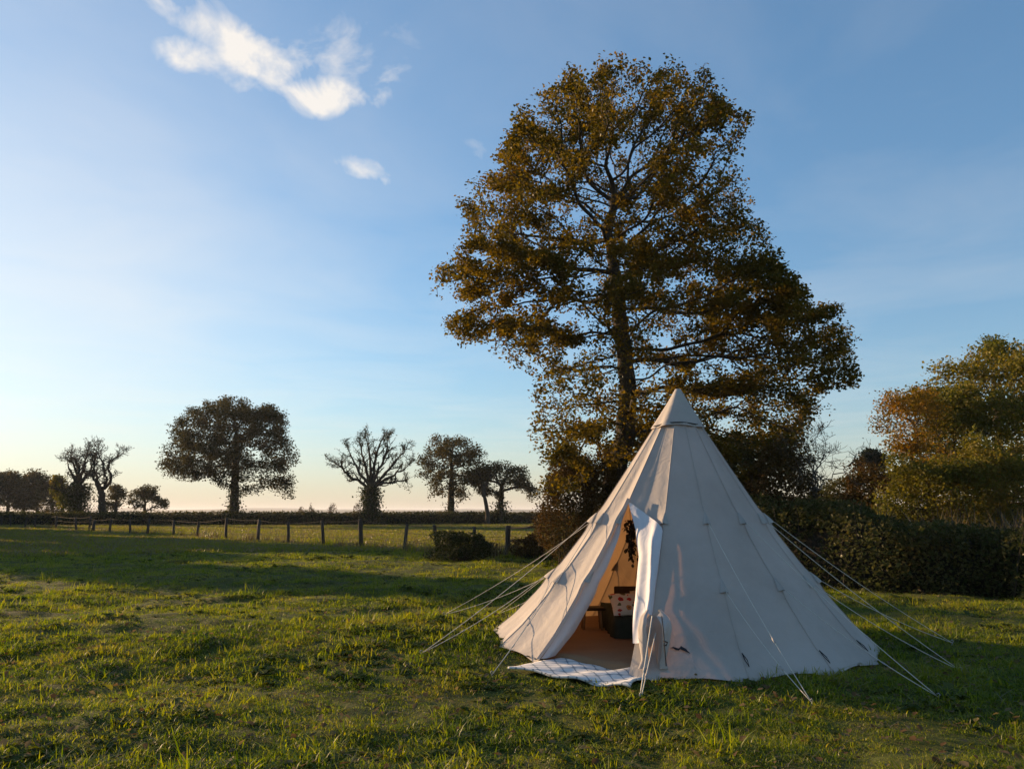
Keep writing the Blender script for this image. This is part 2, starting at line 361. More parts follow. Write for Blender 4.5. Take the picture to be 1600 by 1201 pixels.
def limb_tree(name, label, Y, trunk_px, r_base, limbs, twig=.92, levels=4, r_tip=.02, crook=.28, lift=.12, n_leaf=0, leaf=.2, mat=None, spread=.2, ivy=None, kids=3, bark=None, limb_r=.42):
    bark = bark or BARK
    """leafless or nearly leafless tree: main limbs laid out one by one, twigs forking from them"""
    tp = np.array([at(x, y, Y) for x, y in trunk_px]); tp[0, 2] = 0.0; root = thing(name, label, 'tree', (tp[0, 0], tp[0, 1], 0))
    t = np.linspace(0, len(tp) - 1, 14); tr_ = np.stack([np.interp(t, np.arange(len(tp)), tp[:, i]) for i in range(3)], 1); tr_[1:, :2] += rng.normal(size=(13, 2)) * .05
    rr = r_base * (1 - .25 * t / t[-1]) + r_base * .3 * np.exp(-tr_[:, 2] / .7); mesh_np('trunk', *tube_arr(tr_, rr, 14), bark, root, True)
    mb = MB(); tips = []
    def shoot(p, d, ln, r, lev):
        n = max(3, int(ln / .28)); pts = [p]; d = d / np.linalg.norm(d)
        for i in range(n):
            d = d + rng.normal(size=3) * crook * np.array([1, 1, .8]) + np.array([0, 0, lift]); d /= np.linalg.norm(d); pts.append(pts[-1] + d * ln / n)
        pts = np.array(pts); mb.add(*tube_arr(pts, np.linspace(r, max(r * .5, r_tip * .8), n + 1), 5 if r > .05 else 3, False)); tips.append(pts)
        if lev > 0:
            for q in range(kids):
                k = n if q == 0 else rng.integers(max(1, n // 3), n + 1); dd = d + rng.normal(size=3) * .75; shoot(pts[k], dd, ln * rng.uniform(.55, .85), max(r * .58, r_tip), lev - 1)
    for lb in limbs:
        lp = np.array([at(x, y, Y) for x, y in lb]); lp[1:, 1] += np.cumsum(rng.normal(size=len(lp) - 1) * .45); t = np.linspace(0, len(lp) - 1, 4 * len(lp)); q = np.stack([np.interp(t, np.arange(len(lp)), lp[:, i]) for i in range(3)], 1)
        q[1:] += rng.normal(size=(len(q) - 1, 3)) * .06; q[0] = tr_[-1] - [0, 0, .3] if len(lb[0]) == 2 and abs(lb[0][1] - trunk_px[-1][1]) < 8 else q[0]
        r = np.linspace(r_base * limb_r, r_base * .12, len(q)); mb.add(*tube_arr(q, r, 7))
        for k in range(2, len(q)):
            if rng.random() < .75:
                d = q[k] - q[k - 1]; shoot(q[k], d / np.linalg.norm(d) + rng.normal(size=3) * .6, twig * rng.uniform(.6, 1.2), max(r[k] * .6, r_tip), levels - 1 - (k < 5))
        d = q[-1] - q[-2]; shoot(q[-1], d, twig, r[-1] * .8, levels)
    tag(mb.build('branches', bark, root, True), kind='stuff')
    if n_leaf:
        allp = np.concatenate(tips); pos = allp[rng.integers(0, len(allp), n_leaf)] + rng.normal(size=(n_leaf, 3)) * spread; V, Fc = leaves_arr(pos, leaf, .4, 4); tag(mesh_np('crown', V, Fc, mat, root), kind='stuff')
    if ivy:
        ni, rv, sz, zt = ivy; i0 = rng.integers(0, 13, ni); c = tr_[i0] + (tr_[i0 + 1] - tr_[i0]) * rng.random((ni, 1)); th = rng.random(ni) * 6.283; q = rr[i0] + rng.gamma(1.5, rv, ni)
        pos = c + np.stack([np.cos(th) * q, np.sin(th) * q, rng.normal(size=ni) * .25], 1); pos = pos[(pos[:, 2] > .05) & (pos[:, 2] < zt)]; V, Fc = leaves_arr(pos, sz, .2, 4); tag(mesh_np('ivy', V, Fc, IVY, root), kind='stuff')
    return root
def shrub(name, label, cat, c, rad, n_leaf, leaf, mat, group=None, n_stem=30, bark=BARK, shape=4, shell=.55, lump=.3):
    c = np.array(c, float); bz = gzf(c[0], c[1]); root = thing(name, label, cat, (c[0], c[1], bz), group)
    mb = MB()
    for _ in range(n_stem):
        d = rng.normal(size=3); d[2] = abs(d[2]) + .4; d /= np.linalg.norm(d); e = np.array([c[0], c[1], bz]) + d * np.array(rad) * np.array([1, 1, 1.7 if rad[2] else 1]) * rng.uniform(.75, 1.04)
        s = np.array([c[0] + rng.normal() * rad[0] * .25, c[1] + rng.normal() * rad[1] * .25, bz - .03]); t = np.linspace(0, 1, 6)[:, None]
        p = s + (e - s) * t + rng.normal(size=(6, 3)) * .05 * np.array(rad) * t; mb.add(*tube_arr(p, np.linspace(.02, .004, 6), 4))
    tag(mb.build('stems', bark, root), kind='stuff')
    d = rng.normal(size=(n_leaf, 3)); d /= np.linalg.norm(d, axis=1, keepdims=True); d[:, 2] = np.where(d[:, 2] < -.55, -d[:, 2], d[:, 2])
    r = rng.random(n_leaf) ** (1 / 3) * (1 - shell) + shell * (1 - rng.random(n_leaf) ** 2 * .25)
    lum = 1 + lump * (vnoise(d[:, 0] * 2.2 + 9 + c[0], d[:, 2] * 2.2) * 2 - 1) + lump * .6 * (vnoise(d[:, 1] * 4, d[:, 2] * 4 + d[:, 0] * 3 + c[1]) * 2 - 1)
    pos = np.array([c[0], c[1], bz + rad[2] * .75]) + d * (r * lum)[:, None] * np.array([rad[0], rad[1], rad[2] * 1.1]); pos[:, 2] = np.maximum(pos[:, 2], bz + rng.random(n_leaf) * .15)
    V, Fc = leaves_arr(pos, leaf, .4, shape); tag(mesh_np('foliage', V, Fc, mat, root), kind='stuff'); return root
def hedge(name, label, line, height, thick, n_leaf, leaf, mat, n_stem=150, group=None, rough=.25, topvar=.25, cat='hedge', shape=4):
    line = np.array(line, float); seg = np.linalg.norm(np.diff(line, axis=0), axis=1); cum = np.concatenate([[0], np.cumsum(seg)])
    def along(t): return np.stack([np.interp(t, cum, line[:, 0]), np.interp(t, cum, line[:, 1])], 1)
    Lh = cum[-1]; t = rng.random(n_leaf) * Lh; c = along(t); e = along(t + .3) - along(t - .3); e /= np.linalg.norm(e, axis=1, keepdims=True) + 1e-9; nrm = np.stack([-e[:, 1], e[:, 0]], 1)
    h = height * (1 + topvar * (vnoise(t * .45 / max(height, 1) * 1.6, 3.3) - .5) * 2 + topvar * .6 * (vnoise(t * 1.7, 8.8) - .5))
    a = rng.random(n_leaf) * math.pi                      # around the profile from one foot over the top to the other
    prof_w = np.sign(np.cos(a)) * np.abs(np.cos(a)) ** .45 * thick / 2; prof_h = np.sin(a) ** .5
    q = 1 - rng.random(n_leaf) ** 2 * .5
    bulge = 1 + rough * (vnoise(t * 1.6, prof_h * 2.2 + 20) - .5) * 2 + rough * .7 * (vnoise(t * 4, prof_h * 5 + 60) - .5) * 2
    off = prof_w * q * bulge; z = h * prof_h * (1 - (1 - q) * rng.random(n_leaf) * .6) * (1 + rng.normal(size=n_leaf) * .025)
    z = np.where(rng.random(n_leaf) < .45, rng.random(n_leaf) * z, z)
    pos = np.concatenate([c + nrm * off[:, None], (z + gz(c[:, 0], c[:, 1]))[:, None]], 1)
    mid = along(np.array([Lh / 2]))[0]; root = thing(name, label, cat, (mid[0], mid[1], gzf(*mid)), group)
    V, Fc = leaves_arr(pos, leaf, .3, shape); tag(mesh_np('foliage', V, Fc, mat, root), kind='stuff')
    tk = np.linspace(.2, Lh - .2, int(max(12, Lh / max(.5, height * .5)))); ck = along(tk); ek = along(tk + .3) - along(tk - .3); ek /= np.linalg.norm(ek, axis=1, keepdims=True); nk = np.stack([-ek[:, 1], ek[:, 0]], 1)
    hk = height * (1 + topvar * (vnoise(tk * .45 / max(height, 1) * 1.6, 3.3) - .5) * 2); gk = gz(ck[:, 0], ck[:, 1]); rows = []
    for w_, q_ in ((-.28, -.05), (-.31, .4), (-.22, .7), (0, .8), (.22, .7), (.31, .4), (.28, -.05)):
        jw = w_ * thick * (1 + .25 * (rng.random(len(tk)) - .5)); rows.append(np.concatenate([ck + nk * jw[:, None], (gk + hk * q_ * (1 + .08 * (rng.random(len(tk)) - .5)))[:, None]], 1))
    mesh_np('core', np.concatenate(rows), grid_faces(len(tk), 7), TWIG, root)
    mb = MB()
    for _ in range(n_stem):
        s = rng.random() * Lh; p0 = along(np.array([s]))[0]; i = rng.integers(n_leaf); hh = height * rng.uniform(.7, 1.2); w = rng.normal(size=2) * thick * .16
        tt = np.linspace(0, 1, 5)[:, None]; b = np.array([p0[0] + w[0], p0[1] + w[1], gzf(*p0) - .05]); tip = b + np.array([rng.normal() * .3, rng.normal() * .3, hh])
        mb.add(*tube_arr(b + (tip - b) * tt + rng.normal(size=(5, 3)) * .03 * height * tt, np.linspace(.022, .004, 5) * max(1, height / 2), 4))
    tag(mb.build('stems', BARK, root), kind='stuff'); return root

# ------------------------------------------------------------ the meadow
def ground_material():
    m, nt = newmat('meadow soil and thatch')
    g = N(nt, 'ShaderNodeNewGeometry')
    a = N(nt, 'ShaderNodeTexNoise', i_Scale=.12, i_Detail=5.0); L(nt, g, 'Position', a, 'Vector')
    b = N(nt, 'ShaderNodeTexNoise', i_Scale=2.2, i_Detail=8.0, i_Roughness=.65); L(nt, g, 'Position', b, 'Vector')
    r1 = ramp(nt, [(.018, .014, .009), (.032, .025, .012), (.04, .042, .013), (.055, .07, .016)], [.32, .42, .52, .66]); L(nt, b, 0, r1, 0)
    r2 = ramp(nt, [(.06, .08, .014), (.10, .12, .02), (.13, .12, .028)], [.35, .5, .68]); L(nt, a, 0, r2, 0)
    mx = N(nt, 'ShaderNodeMix', data_type='RGBA'); mx.inputs[0].default_value = .5; L(nt, r1, 0, mx, 6); L(nt, r2, 0, mx, 7)
    p = N(nt, 'ShaderNodeBsdfPrincipled', i_Roughness=.95); p.inputs['Specular IOR Level'].default_value = .1; L(nt, mx, 2, p, 'Base Color')
    bn = N(nt, 'ShaderNodeTexNoise', i_Scale=14.0, i_Detail=8.0, i_Roughness=.7); L(nt, g, 'Position', bn, 'Vector')
    bp = N(nt, 'ShaderNodeBump', i_Strength=.7, i_Distance=.05); L(nt, bn, 0, bp, 'Height'); L(nt, bp, 0, p, 'Normal')
    o = N(nt, 'ShaderNodeOutputMaterial'); L(nt, p, 0, o, 0); return m
az = np.concatenate([np.linspace(-180, -46, 40)[:-1], np.linspace(-46, 46, 420), np.linspace(46, 180, 40)[1:-1]]) * math.pi / 180
rr_ = np.concatenate([[.05, .6, 1.2], np.geomspace(1.8, 40, 250), np.geomspace(42, 7000, 46)])
Rg, Ag = np.meshgrid(rr_, az, indexing='ij'); gx, gy = Rg * np.sin(Ag), Rg * np.cos(Ag)
nA = len(az); gf = grid_faces(nA, len(rr_)); i = np.arange(len(rr_) - 1)
gf = np.concatenate([gf, np.stack([i * nA + nA - 1, i * nA, (i + 1) * nA, (i + 1) * nA + nA - 1], 1)])
centre = np.arange(nA)[::-1]
tag(mesh_np('meadow', np.stack([gx, gy, gz(gx, gy)], -1).reshape(-1, 3), [gf[:, ::-1], centre[None, ::-1]], ground_material(), None, True), kind='structure')

def hills(name, d, az0, az1, hmax, seed, mat):
    a = np.linspace(R(az0), R(az1), 160); rows = []
    for f, w in ((0, 0), (.03, .45), (.06, .8), (.1, 1), (.16, .9), (.24, 0)):
        dd = d * (1 + f); h = hmax * w * (.35 + .65 * vnoise(a * 9 + seed, seed) + .35 * vnoise(a * 34, seed + 9) + .12 * vnoise(a * 160, seed + 3)); rows.append(np.stack([np.sin(a) * dd, np.cos(a) * dd, h - 1.0], 1))
    tag(mesh_np(name, np.concatenate(rows), grid_faces(160, 6)[:, ::-1], mat, None, True), kind='structure')
HILL = surf('wooded far hill', [(.03, .04, .02), (.06, .065, .03), (.09, .09, .04)], .006, 1., .2, .05)
hills('hills', 3200, -60, 60, 12, 4.2, HILL)
hills('far_hills', 4800, -60, 60, 26, 9.7, HILL)

# ------------------------------------------------------------ tent geometry
TC = np.array([2.065, 10.17]); TH = 3.18; NP = 16; LEAN = .10   # base centre, height, gores, how far the peak stands off the centre
_a = {13: -141.0, 14: -110.0, 15: -85.0, 0: -60.5, 1: -37.5}
THK = [R(_a.get(k, -37.5 + (181.5 / 12 * 0 + 256.5 / 12) * (k - 1))) for k in range(NP)]
WID = [(THK[(k + 1) % NP] - THK[k]) % (2 * math.pi) for k in range(NP)]
PZ = np.array([0, .25, .8, 1.5, 2.15, 2.70, 3.05, 3.18]); PR = np.array([2.32, 2.06, 1.60, 1.07, .65, .30, .095, .025])
def prof(z): return np.interp(z, PZ, PR)
def hem(th): return gz(TC[0] + 2.33 * np.cos(th), TC[1] + 2.33 * np.sin(th)) + .012
def tent_pt(k, u, v, out=0.0):
    """point on gore k, u across from seam k to seam k+1, v from the peak down to the hem"""
    u = np.asarray(u, float); v = np.asarray(v, float)
    wk = WID[k % NP]; ta, tb = THK[k % NP], THK[k % NP] + wk
    z = TH * (1 - v); r = prof(z)
    e = np.minimum(u, 1 - u)
    for zt in (1.5, .8): r = r + .035 * np.exp(-((z - zt) / .10) ** 2) * np.exp(-(e / .14) ** 2)
    arc = (1 - v * 0) * .0
    x = r * ((1 - u) * np.cos(ta) + u * np.cos(tb)); y = r * ((1 - u) * np.sin(ta) + u * np.sin(tb))
    thm = ta + u * wk
    sag = .035 * np.sin(math.pi * u) * np.clip(v * 1.4, 0, 1)
    fold = .030 * (vnoise(u * 7 + k * 17, v * 3.5 + k + u * 2) - .5) * np.clip((v - .6) * 3, 0, 1) + .012 * (vnoise(u * 4 + k * 5, v * 5 + 11) - .5)
    fold = fold * np.sin(math.pi * np.clip(u, 0, 1)) ** .6
    dr = out - sag + fold
    x = x + dr * np.cos(thm); y = y + dr * np.sin(thm)
    low = np.clip((v - .7) / .3, 0, 1) ** 1.5
    z = z + low * (hem(thm) + .045 * np.sin(math.pi * u) ** 1.5) + dr * .6
    return np.stack([x + TC[0] + LEAN * (1 - v), y + TC[1], z], -1)
def tent_r(x, y): return np.hypot(x - TC[0], y - TC[1])
MAT = np.array([ground_at(793, 1049, .02)[:2], ground_at(985, 1081, -.02)[:2], ground_at(1017, 1047, 0)[:2], ground_at(882, 1025, .05)[:2]])
def in_mat(x, y, pad=.0):
    c = MAT.mean(0); q = c + (MAT - c) * (1 + pad); ins = np.ones(np.shape(x), bool)
    for a, b in zip(q, np.roll(q, -1, 0)): ins &= ((b[0] - a[0]) * (y - a[1]) - (b[1] - a[1]) * (x - a[0])) > 0
    return ins

# ------------------------------------------------------------ grass
def tuft(name, nb, h0, h1, wid, spread, mat, lean=.5, seg=3):
    mb = MB()
    for _ in range(nb):
        a = rng.random() * 6.283; r = spread * math.sqrt(rng.random()); b = np.array([math.cos(a) * r, math.sin(a) * r, -.012])
        d = rng.random() * 6.283; h = rng.uniform(h0, h1); ln = h * abs(rng.normal()) * lean; w = wid * rng.uniform(.7, 1.3)
        side = np.array([-math.sin(d), math.cos(d), 0]) * w / 2; fwd = np.array([math.cos(d), math.sin(d), 0])
        V = []
        for i in range(seg):
            t = i / seg; c = b + fwd * ln * t * t + np.array([0, 0, h * (t - .25 * t * t * min(1, ln / h))]); V += [c - side * (1 - t * .6), c + side * (1 - t * .6)]
        V.append(b + fwd * ln + np.array([0, 0, h * (1 - .3 * min(1, ln / h))]))
        fs = [np.array([[2 * i, 2 * i + 1, 2 * i + 3, 2 * i + 2] for i in range(seg - 1)])] if seg > 1 else []
        mb.add(np.array(V), fs + [np.array([[2 * seg - 2, 2 * seg - 1, 2 * seg]])])
    o = mb.build(name, mat); COL.objects.unlink(o); return o
def rosette(name, n, ln, wd, mat, rise=.35):
    mb = MB()
    for i in range(n):
        a = 6.283 * i / n + rng.normal() * .3; l = ln * rng.uniform(.6, 1.2); f = np.array([math.cos(a), math.sin(a), 0]); s = np.array([-f[1], f[0], 0]); up = np.array([0, 0, 1.])
        V = []
        for t, w in ((0, .12), (.3, .7), (.6, 1), (.85, .7), (1, .05)):
            c = f * l * t + up * l * rise * rng.uniform(.6, 1.3) * math.sin(t * 2.4); V += [c - s * wd * w / 2 + up * wd * .15 * w, c, c + s * wd * w / 2 + up * wd * .15 * w]
        mb.add(np.array(V), [grid_faces(3, 5)])
    o = mb.build(name, mat, None, True); COL.objects.unlink(o); return o
GRASS = leafmat('grass blades', [(.04, .07, .008), (.095, .145, .012), (.19, .23, .019), (.28, .285, .028), (.30, .25, .055)], .5, 1.0, .9, .05, .5)
GRASSF = leafmat('field grass', [(.10, .135, .015), (.16, .19, .022), (.22, .22, .03), (.24, .20, .05)], .5, .9, .15, .04, .5)
DRY = leafmat('dry grass stems', [(.09, .07, .035), (.16, .125, .065), (.22, .18, .10)], .35, .6, 1., .1)
WEED = leafmat('broad weed leaves', [(.035, .05, .009), (.06, .08, .013), (.10, .11, .018)], .4, .6, 1., .03, .5)
SRC = [tuft('t', 20, .025, .065, .0055, .08, GRASS, 1.0), tuft('t', 16, .035, .085, .006, .07, GRASS, .9), tuft('t', 24, .015, .045, .0055, .10, GRASS, 1.5), tuft('t', 9, .06, .13, .0065, .05, GRASS, .7),
       tuft('t', 12, .02, .06, .0045, .09, DRY, 1.8), rosette('r', 7, .07, .032, WEED), rosette('r', 11, .04, .026, WEED, .7)]
SRCF = [tuft('t', 12, .05, .13, .016, .14, GRASSF, .6, 2), tuft('t', 10, .04, .10, .016, .16, GRASSF, .9, 2), tuft('t', 8, .06, .15, .012, .12, DRY, .8, 2)]
SRCT = [tuft('t', 12, .25, .6, .012, .12, DRY, .5), tuft('t', 14, .2, .5, .012, .14, HAWB, .6), tuft('t', 12, .15, .4, .012, .14, GRASS, .5)]
def scatter(name, label, pos, rot, scl, idx, srcs, cat=None):
    me = bpy.data.meshes.new(name); me.vertices.add(len(pos)); me.vertices.foreach_set('co', np.ascontiguousarray(pos, np.float32).ravel())
    for nm, ty, dat, key in (('rot', 'FLOAT_VECTOR', rot, 'vector'), ('scl', 'FLOAT_VECTOR', scl, 'vector'), ('idx', 'INT', idx, 'value')):
        at_ = me.attributes.new(nm, ty, 'POINT'); at_.data.foreach_set(key, np.ascontiguousarray(dat, np.int32 if ty == 'INT' else np.float32).ravel())
    o = bpy.data.objects.new(name, me); COL.objects.link(o)
    ng = bpy.data.node_groups.new(name, 'GeometryNodeTree'); ng.interface.new_socket('Geometry', in_out='INPUT', socket_type='NodeSocketGeometry'); ng.interface.new_socket('Geometry', in_out='OUTPUT', socket_type='NodeSocketGeometry')
    gi = ng.nodes.new('NodeGroupInput'); go = ng.nodes.new('NodeGroupOutput'); ip = ng.nodes.new('GeometryNodeInstanceOnPoints'); jn = ng.nodes.new('GeometryNodeJoinGeometry')
    for s in reversed(srcs):
        oi = ng.nodes.new('GeometryNodeObjectInfo'); oi.inputs[0].default_value = s; oi.inputs['As Instance'].default_value = True; ng.links.new(oi.outputs['Geometry'], jn.inputs[0])
    ng.links.new(gi.outputs[0], ip.inputs['Points']); ng.links.new(jn.outputs[0], ip.inputs['Instance']); ip.inputs['Pick Instance'].default_value = True
    for nm, ty, sock in (('rot', 'FLOAT_VECTOR', 'Rotation'), ('scl', 'FLOAT_VECTOR', 'Scale'), ('idx', 'INT', 'Instance Index')):
        na = ng.nodes.new('GeometryNodeInputNamedAttribute'); na.data_type = ty; na.inputs[0].default_value = nm
        ng.links.new(na.outputs[0], ip.inputs[sock])
    ng.links.new(ip.outputs[0], go.inputs[0])
    md = o.modifiers.new('scatter', 'NODES'); md.node_group = ng
    return tag(o, label, cat, kind='stuff')
def polar(n_per, r0, r1, half):
    n = int(n_per * R(half) * (r1 * r1 - r0 * r0)); r = np.sqrt(rng.uniform(r0 * r0, r1 * r1, n)); a = rng.uniform(-R(half), R(half), n)
    return np.stack([r * np.sin(a), r * np.cos(a)], 1)
HEDGE_R = [(2.2, 27.5), (3.6, 24.2), (5.6, 20.6), (7.6, 17.6), (10.5, 15.9), (14, 14.6), (20, 13.2)]
def free(p, pad=.06):
    x, y = p[:, 0], p[:, 1]
    return (tent_r(x, y) > 2.12 + pad) & ~in_mat(x, y, .02)
near = np.concatenate([polar(560, 1.9, 7, 48), polar(380, 7, 12, 48), polar(150, 12, 20, 46), polar(60, 20, 34, 46)])
near = near[free(near)]
pt = vnoise(near[:, 0] * .8, near[:, 1] * .8 + 5) * .6 + vnoise(near[:, 0] * 2.6 + 30, near[:, 1] * 2.6) * .4
thin = pt + rng.normal(size=len(pt)) * .1 <= .40; near = near[~thin | (rng.random(len(pt)) < .85)]; pt = vnoise(near[:, 0] * .8, near[:, 1] * .8 + 5) * .6 + vnoise(near[:, 0] * 2.6 + 30, near[:, 1] * 2.6) * .4
fine = vnoise(near[:, 0] * 5.3 + 11, near[:, 1] * 5.3 + 3); keep = (fine + rng.normal(size=len(fine)) * .08 > .34) | (rng.random(len(fine)) < .25); near, pt, fine = near[keep], pt[keep], fine[keep]
n = len(near); dd = np.hypot(near[:, 0], near[:, 1]); u = rng.random(n); wz = vnoise(near[:, 0] * 1.1 + 90, near[:, 1] * 1.1)
idx = np.select([u < .36, u < .56, u < .88, u < .91, u < .975], [0, 1, 2, 3, 4], 6); idx = np.where(pt + rng.normal(size=n) * .06 < .38, np.where(rng.random(n) < .3, 4, 2), idx); idx = np.where((wz > .70) & (rng.random(n) < .16), 5 + (rng.random(n) < .5), idx)
sc = (.48 + 1.05 * np.clip(pt - .12, 0, 1) ** 1.4 * 1.25) * (.55 + .9 * fine) * rng.uniform(.6, 1.4, n) * (1 + dd / 30)
scatter('grass', 'short uneven autumn grass of the near meadow', np.stack([near[:, 0], near[:, 1], gz(near[:, 0], near[:, 1])], 1),
        np.stack([rng.normal(size=n) * .12, rng.normal(size=n) * .12, rng.random(n) * 6.283], 1), np.stack([sc * 1.05, sc * 1.05, sc * rng.uniform(.55, .95, n)], 1), idx, SRC)
far = np.concatenate([polar(22, 34, 62, 42), polar(8, 62, 125, 40)]); n = len(far)
sc = rng.uniform(.9, 1.8, n) * (1 + np.hypot(far[:, 0], far[:, 1]) / 90)
scatter('field_grass', 'grazed grass of the field beyond the fence', np.stack([far[:, 0], far[:, 1], gz(far[:, 0], far[:, 1])], 1), np.stack([np.zeros(n), np.zeros(n), rng.random(n) * 6.283], 1),
        np.stack([sc * 1.3, sc * 1.3, sc * .8], 1), rng.integers(0, 3, n), SRCF)
# fallen leaves
p = polar(40, 2, 12, 46); p = np.concatenate([p, polar(5, 12, 26, 46)]); p = p[free(p)]
pos = np.stack([p[:, 0], p[:, 1], gz(p[:, 0], p[:, 1]) + rng.uniform(.02, .06, len(p))], 1)
V, Fc = leaves_arr(pos, .055, 2.0, 6, 0)
LITTER = leafmat('fallen leaf litter', [(.06, .035, .018), (.12, .075, .035), (.20, .15, .08), (.28, .22, .05)], .3, .3, 3., .1)
tag(mesh_np('fallen_leaves', V, Fc, LITTER), 'brown and straw coloured leaves lying in the grass', kind='stuff')

# ------------------------------------------------------------ tipi tent
def canvas_mat(name, c0, c1, trans):
    m, nt = newmat(name)
    tc = N(nt, 'ShaderNodeTexCoord')
    a = N(nt, 'ShaderNodeTexNoise', i_Scale=1.3, i_Detail=6.0, i_Roughness=.6); L(nt, tc, 'Object', a, 'Vector')
    r = ramp(nt, [c0, c1], [.35, .65]); L(nt, a, 0, r, 0)
    p = N(nt, 'ShaderNodeBsdfPrincipled', i_Roughness=.9); p.inputs['Specular IOR Level'].default_value = .15; L(nt, r, 0, p, 'Base Color')
    b1 = N(nt, 'ShaderNodeTexNoise', i_Scale=6.0, i_Detail=4.0, i_Distortion=1.2); L(nt, tc, 'Object', b1, 'Vector')
    b2 = N(nt, 'ShaderNodeTexNoise', i_Scale=220.0, i_Detail=2.0); L(nt, tc, 'Object', b2, 'Vector')
    h = M(nt, 'ADD', b1.outputs[0], M(nt, 'MULTIPLY', b2.outputs[0], .06))
    bp = N(nt, 'ShaderNodeBump', i_Strength=.35, i_Distance=.03); nt.links.new(h, bp.inputs['Height']); L(nt, bp, 0, p, 'Normal')
    t = N(nt, 'ShaderNodeBsdfTranslucent'); hs = N(nt, 'ShaderNodeMix', data_type='RGBA', blend_type='MULTIPLY'); hs.inputs[0].default_value = 1.; L(nt, r, 0, hs, 6); hs.inputs[7].default_value = (1, .60, .28, 1); L(nt, hs, 2, t, 0); L(nt, bp, 0, t, 'Normal')
    mx = N(nt, 'ShaderNodeMixShader', i_Fac=trans); L(nt, p, 0, mx, 1); L(nt, t, 0, mx, 2)
    o = N(nt, 'ShaderNodeOutputMaterial'); L(nt, mx, 0, o, 0); return m
CANVAS = canvas_mat('cotton canvas', (.41, .38, .345), (.485, .45, .412), .19)
CANVAS2 = canvas_mat('reinforcing canvas', (.33, .31, .285), (.39, .365, .335), .05)
LINING_SKYTINT = canvas_mat('door lining with sky tint', (.56, .57, .60), (.64, .65, .68), .12)  # pale blue cast of sky light is put into this base colour
ROPE = surf('pale guy rope', [(.45, .42, .36), (.62, .58, .5)], 60, .8, .4, 200)
CORD = surf('dark cord', [(.012, .012, .016), (.025, .025, .03)], 40, .7, .2, 200)
STEEL = surf('steel peg', [(.2, .2, .2), (.35, .35, .35)], 30, .4, .2, 90)
TAN = surf('tan groundsheet', [(.20, .12, .065), (.27, .165, .09)], 3, .75, .4, 25, bdist=.01)
POLEM = surf('wooden pole', [(.22, .14, .07), (.32, .22, .12)], 6, .7, .3, 30, (1, 1, .1))
tent = thing('tipi_tent', 'pale canvas tipi tent with open door, guyed down in front of the big oak', 'tent', (TC[0], TC[1], 0))
DOOR = -3                                     # the gore between seam -3 and seam -2 is unzipped
def u_open(v): return np.interp(v, [0, .455, .50, .56, .65, .78, .9, 1], [0, 0, .20, .44, .66, .78, .84, .86])
for k in range(NP):
    kk = k if k <= 8 else k - NP
    vs = np.concatenate([np.linspace(.012, .4, 16)[:-1], np.linspace(.4, 1, 44)]); us = np.linspace(0, 1, 19)
    Vv, Uu = np.meshgrid(vs, us, indexing='ij')
    if kk == DOOR: Uu = u_open(Vv) + (1 - u_open(Vv)) * Uu
    V = tent_pt(kk, Uu, Vv)
    if kk == DOOR: V = V + (np.clip((Vv - .45) * 2.2, 0, 1) * (1 - Uu))[..., None] * np.array([.03, -.10, .0])
    o = mesh_np('panel', V.reshape(-1, 3), grid_faces(19, len(vs))[:, ::-1], CANVAS, tent, True)
    if kk == DOOR: o['label'] = 'door panel unzipped and gathered to one side'
    # felled seam and the two guy patches on it
    vv = np.linspace(.15, .995, 50); s = tent_pt(kk, np.zeros(50), vv, .003)
    tube('seam', s, .005, CANVAS, tent, 5, .3)
PATCH = {}
def patch(kk, zt):
    """kite shaped reinforcing patch over seam kk with an eyelet tab at its foot"""
    v0 = 1 - zt / TH; rws = []
    for t, w in ((0, .008), (.2, .02), (.5, .034), (.8, .046), (1, .05)):
        v = v0 - .028 + .04 * t; r = prof(TH * (1 - v)); du = w / (r * WID[kk % NP]); da = w / (r * WID[(kk - 1) % NP])
        row = [tent_pt(kk - 1, 1 - da, v, .006 + .004 * t), tent_pt(kk, 0., v, .010 + .022 * t), tent_pt(kk, du, v, .006 + .004 * t)]
        rws.append(row)
    rws = np.array(rws).reshape(-1, 3)
    inner = rws - np.array([np.cos(THK[kk]), np.sin(THK[kk]), .6]) * .006
    n = len(rws); f = grid_faces(3, 5)
    mesh_np('guy_patch', np.concatenate([rws, inner]), np.concatenate([f[:, ::-1], f + n]), CANVAS2, tent)
    tip = rws[-2]; return tip
def guy(a, peg, sag=.05, r=.0038, pegtop=.03):
    a = np.array(a); peg = np.array([peg[0], peg[1], gzf(peg[0], peg[1]) + pegtop]); t = np.linspace(0, 1, 14)[:, None]
    p = a + (peg - a) * t; p[:, 2] -= sag * 4 * (t * (1 - t))[:, 0]
    rp = tube('guy_rope', p, r, ROPE, tent, 5)
    q = p[9]; e = (p[10] - p[9]); e = e / np.linalg.norm(e)           # slider
    tube('slider', np.array([q - e * .03, q + e * .03]), .011, CANVAS2, rp, 6, .5); return rp
def pegm(peg, d):
    b = np.array([peg[0], peg[1], gzf(peg[0], peg[1])]); d = np.array([d[0], d[1], 0]); d /= np.linalg.norm(d)
    pts = [b - d * .05 + [0, 0, -.12], b + [0, 0, .01], b + d * .018 + [0, 0, .05], b + d * .008 + [0, 0, .062], b - d * .012 + [0, 0, .05]]
    tube('tent_peg', np.array(pts), .005, STEEL, tent, 6)
pegs = {-1: ground_at(1268, 1095)[:2], 0: ground_at(1466, 1089)[:2], 1: ground_at(1501, 1054)[:2], 2: ground_at(1488, 1012)[:2], -5: ground_at(659, 1016, .1)[:2], -4: ground_at(769, 1046, .08)[:2]}
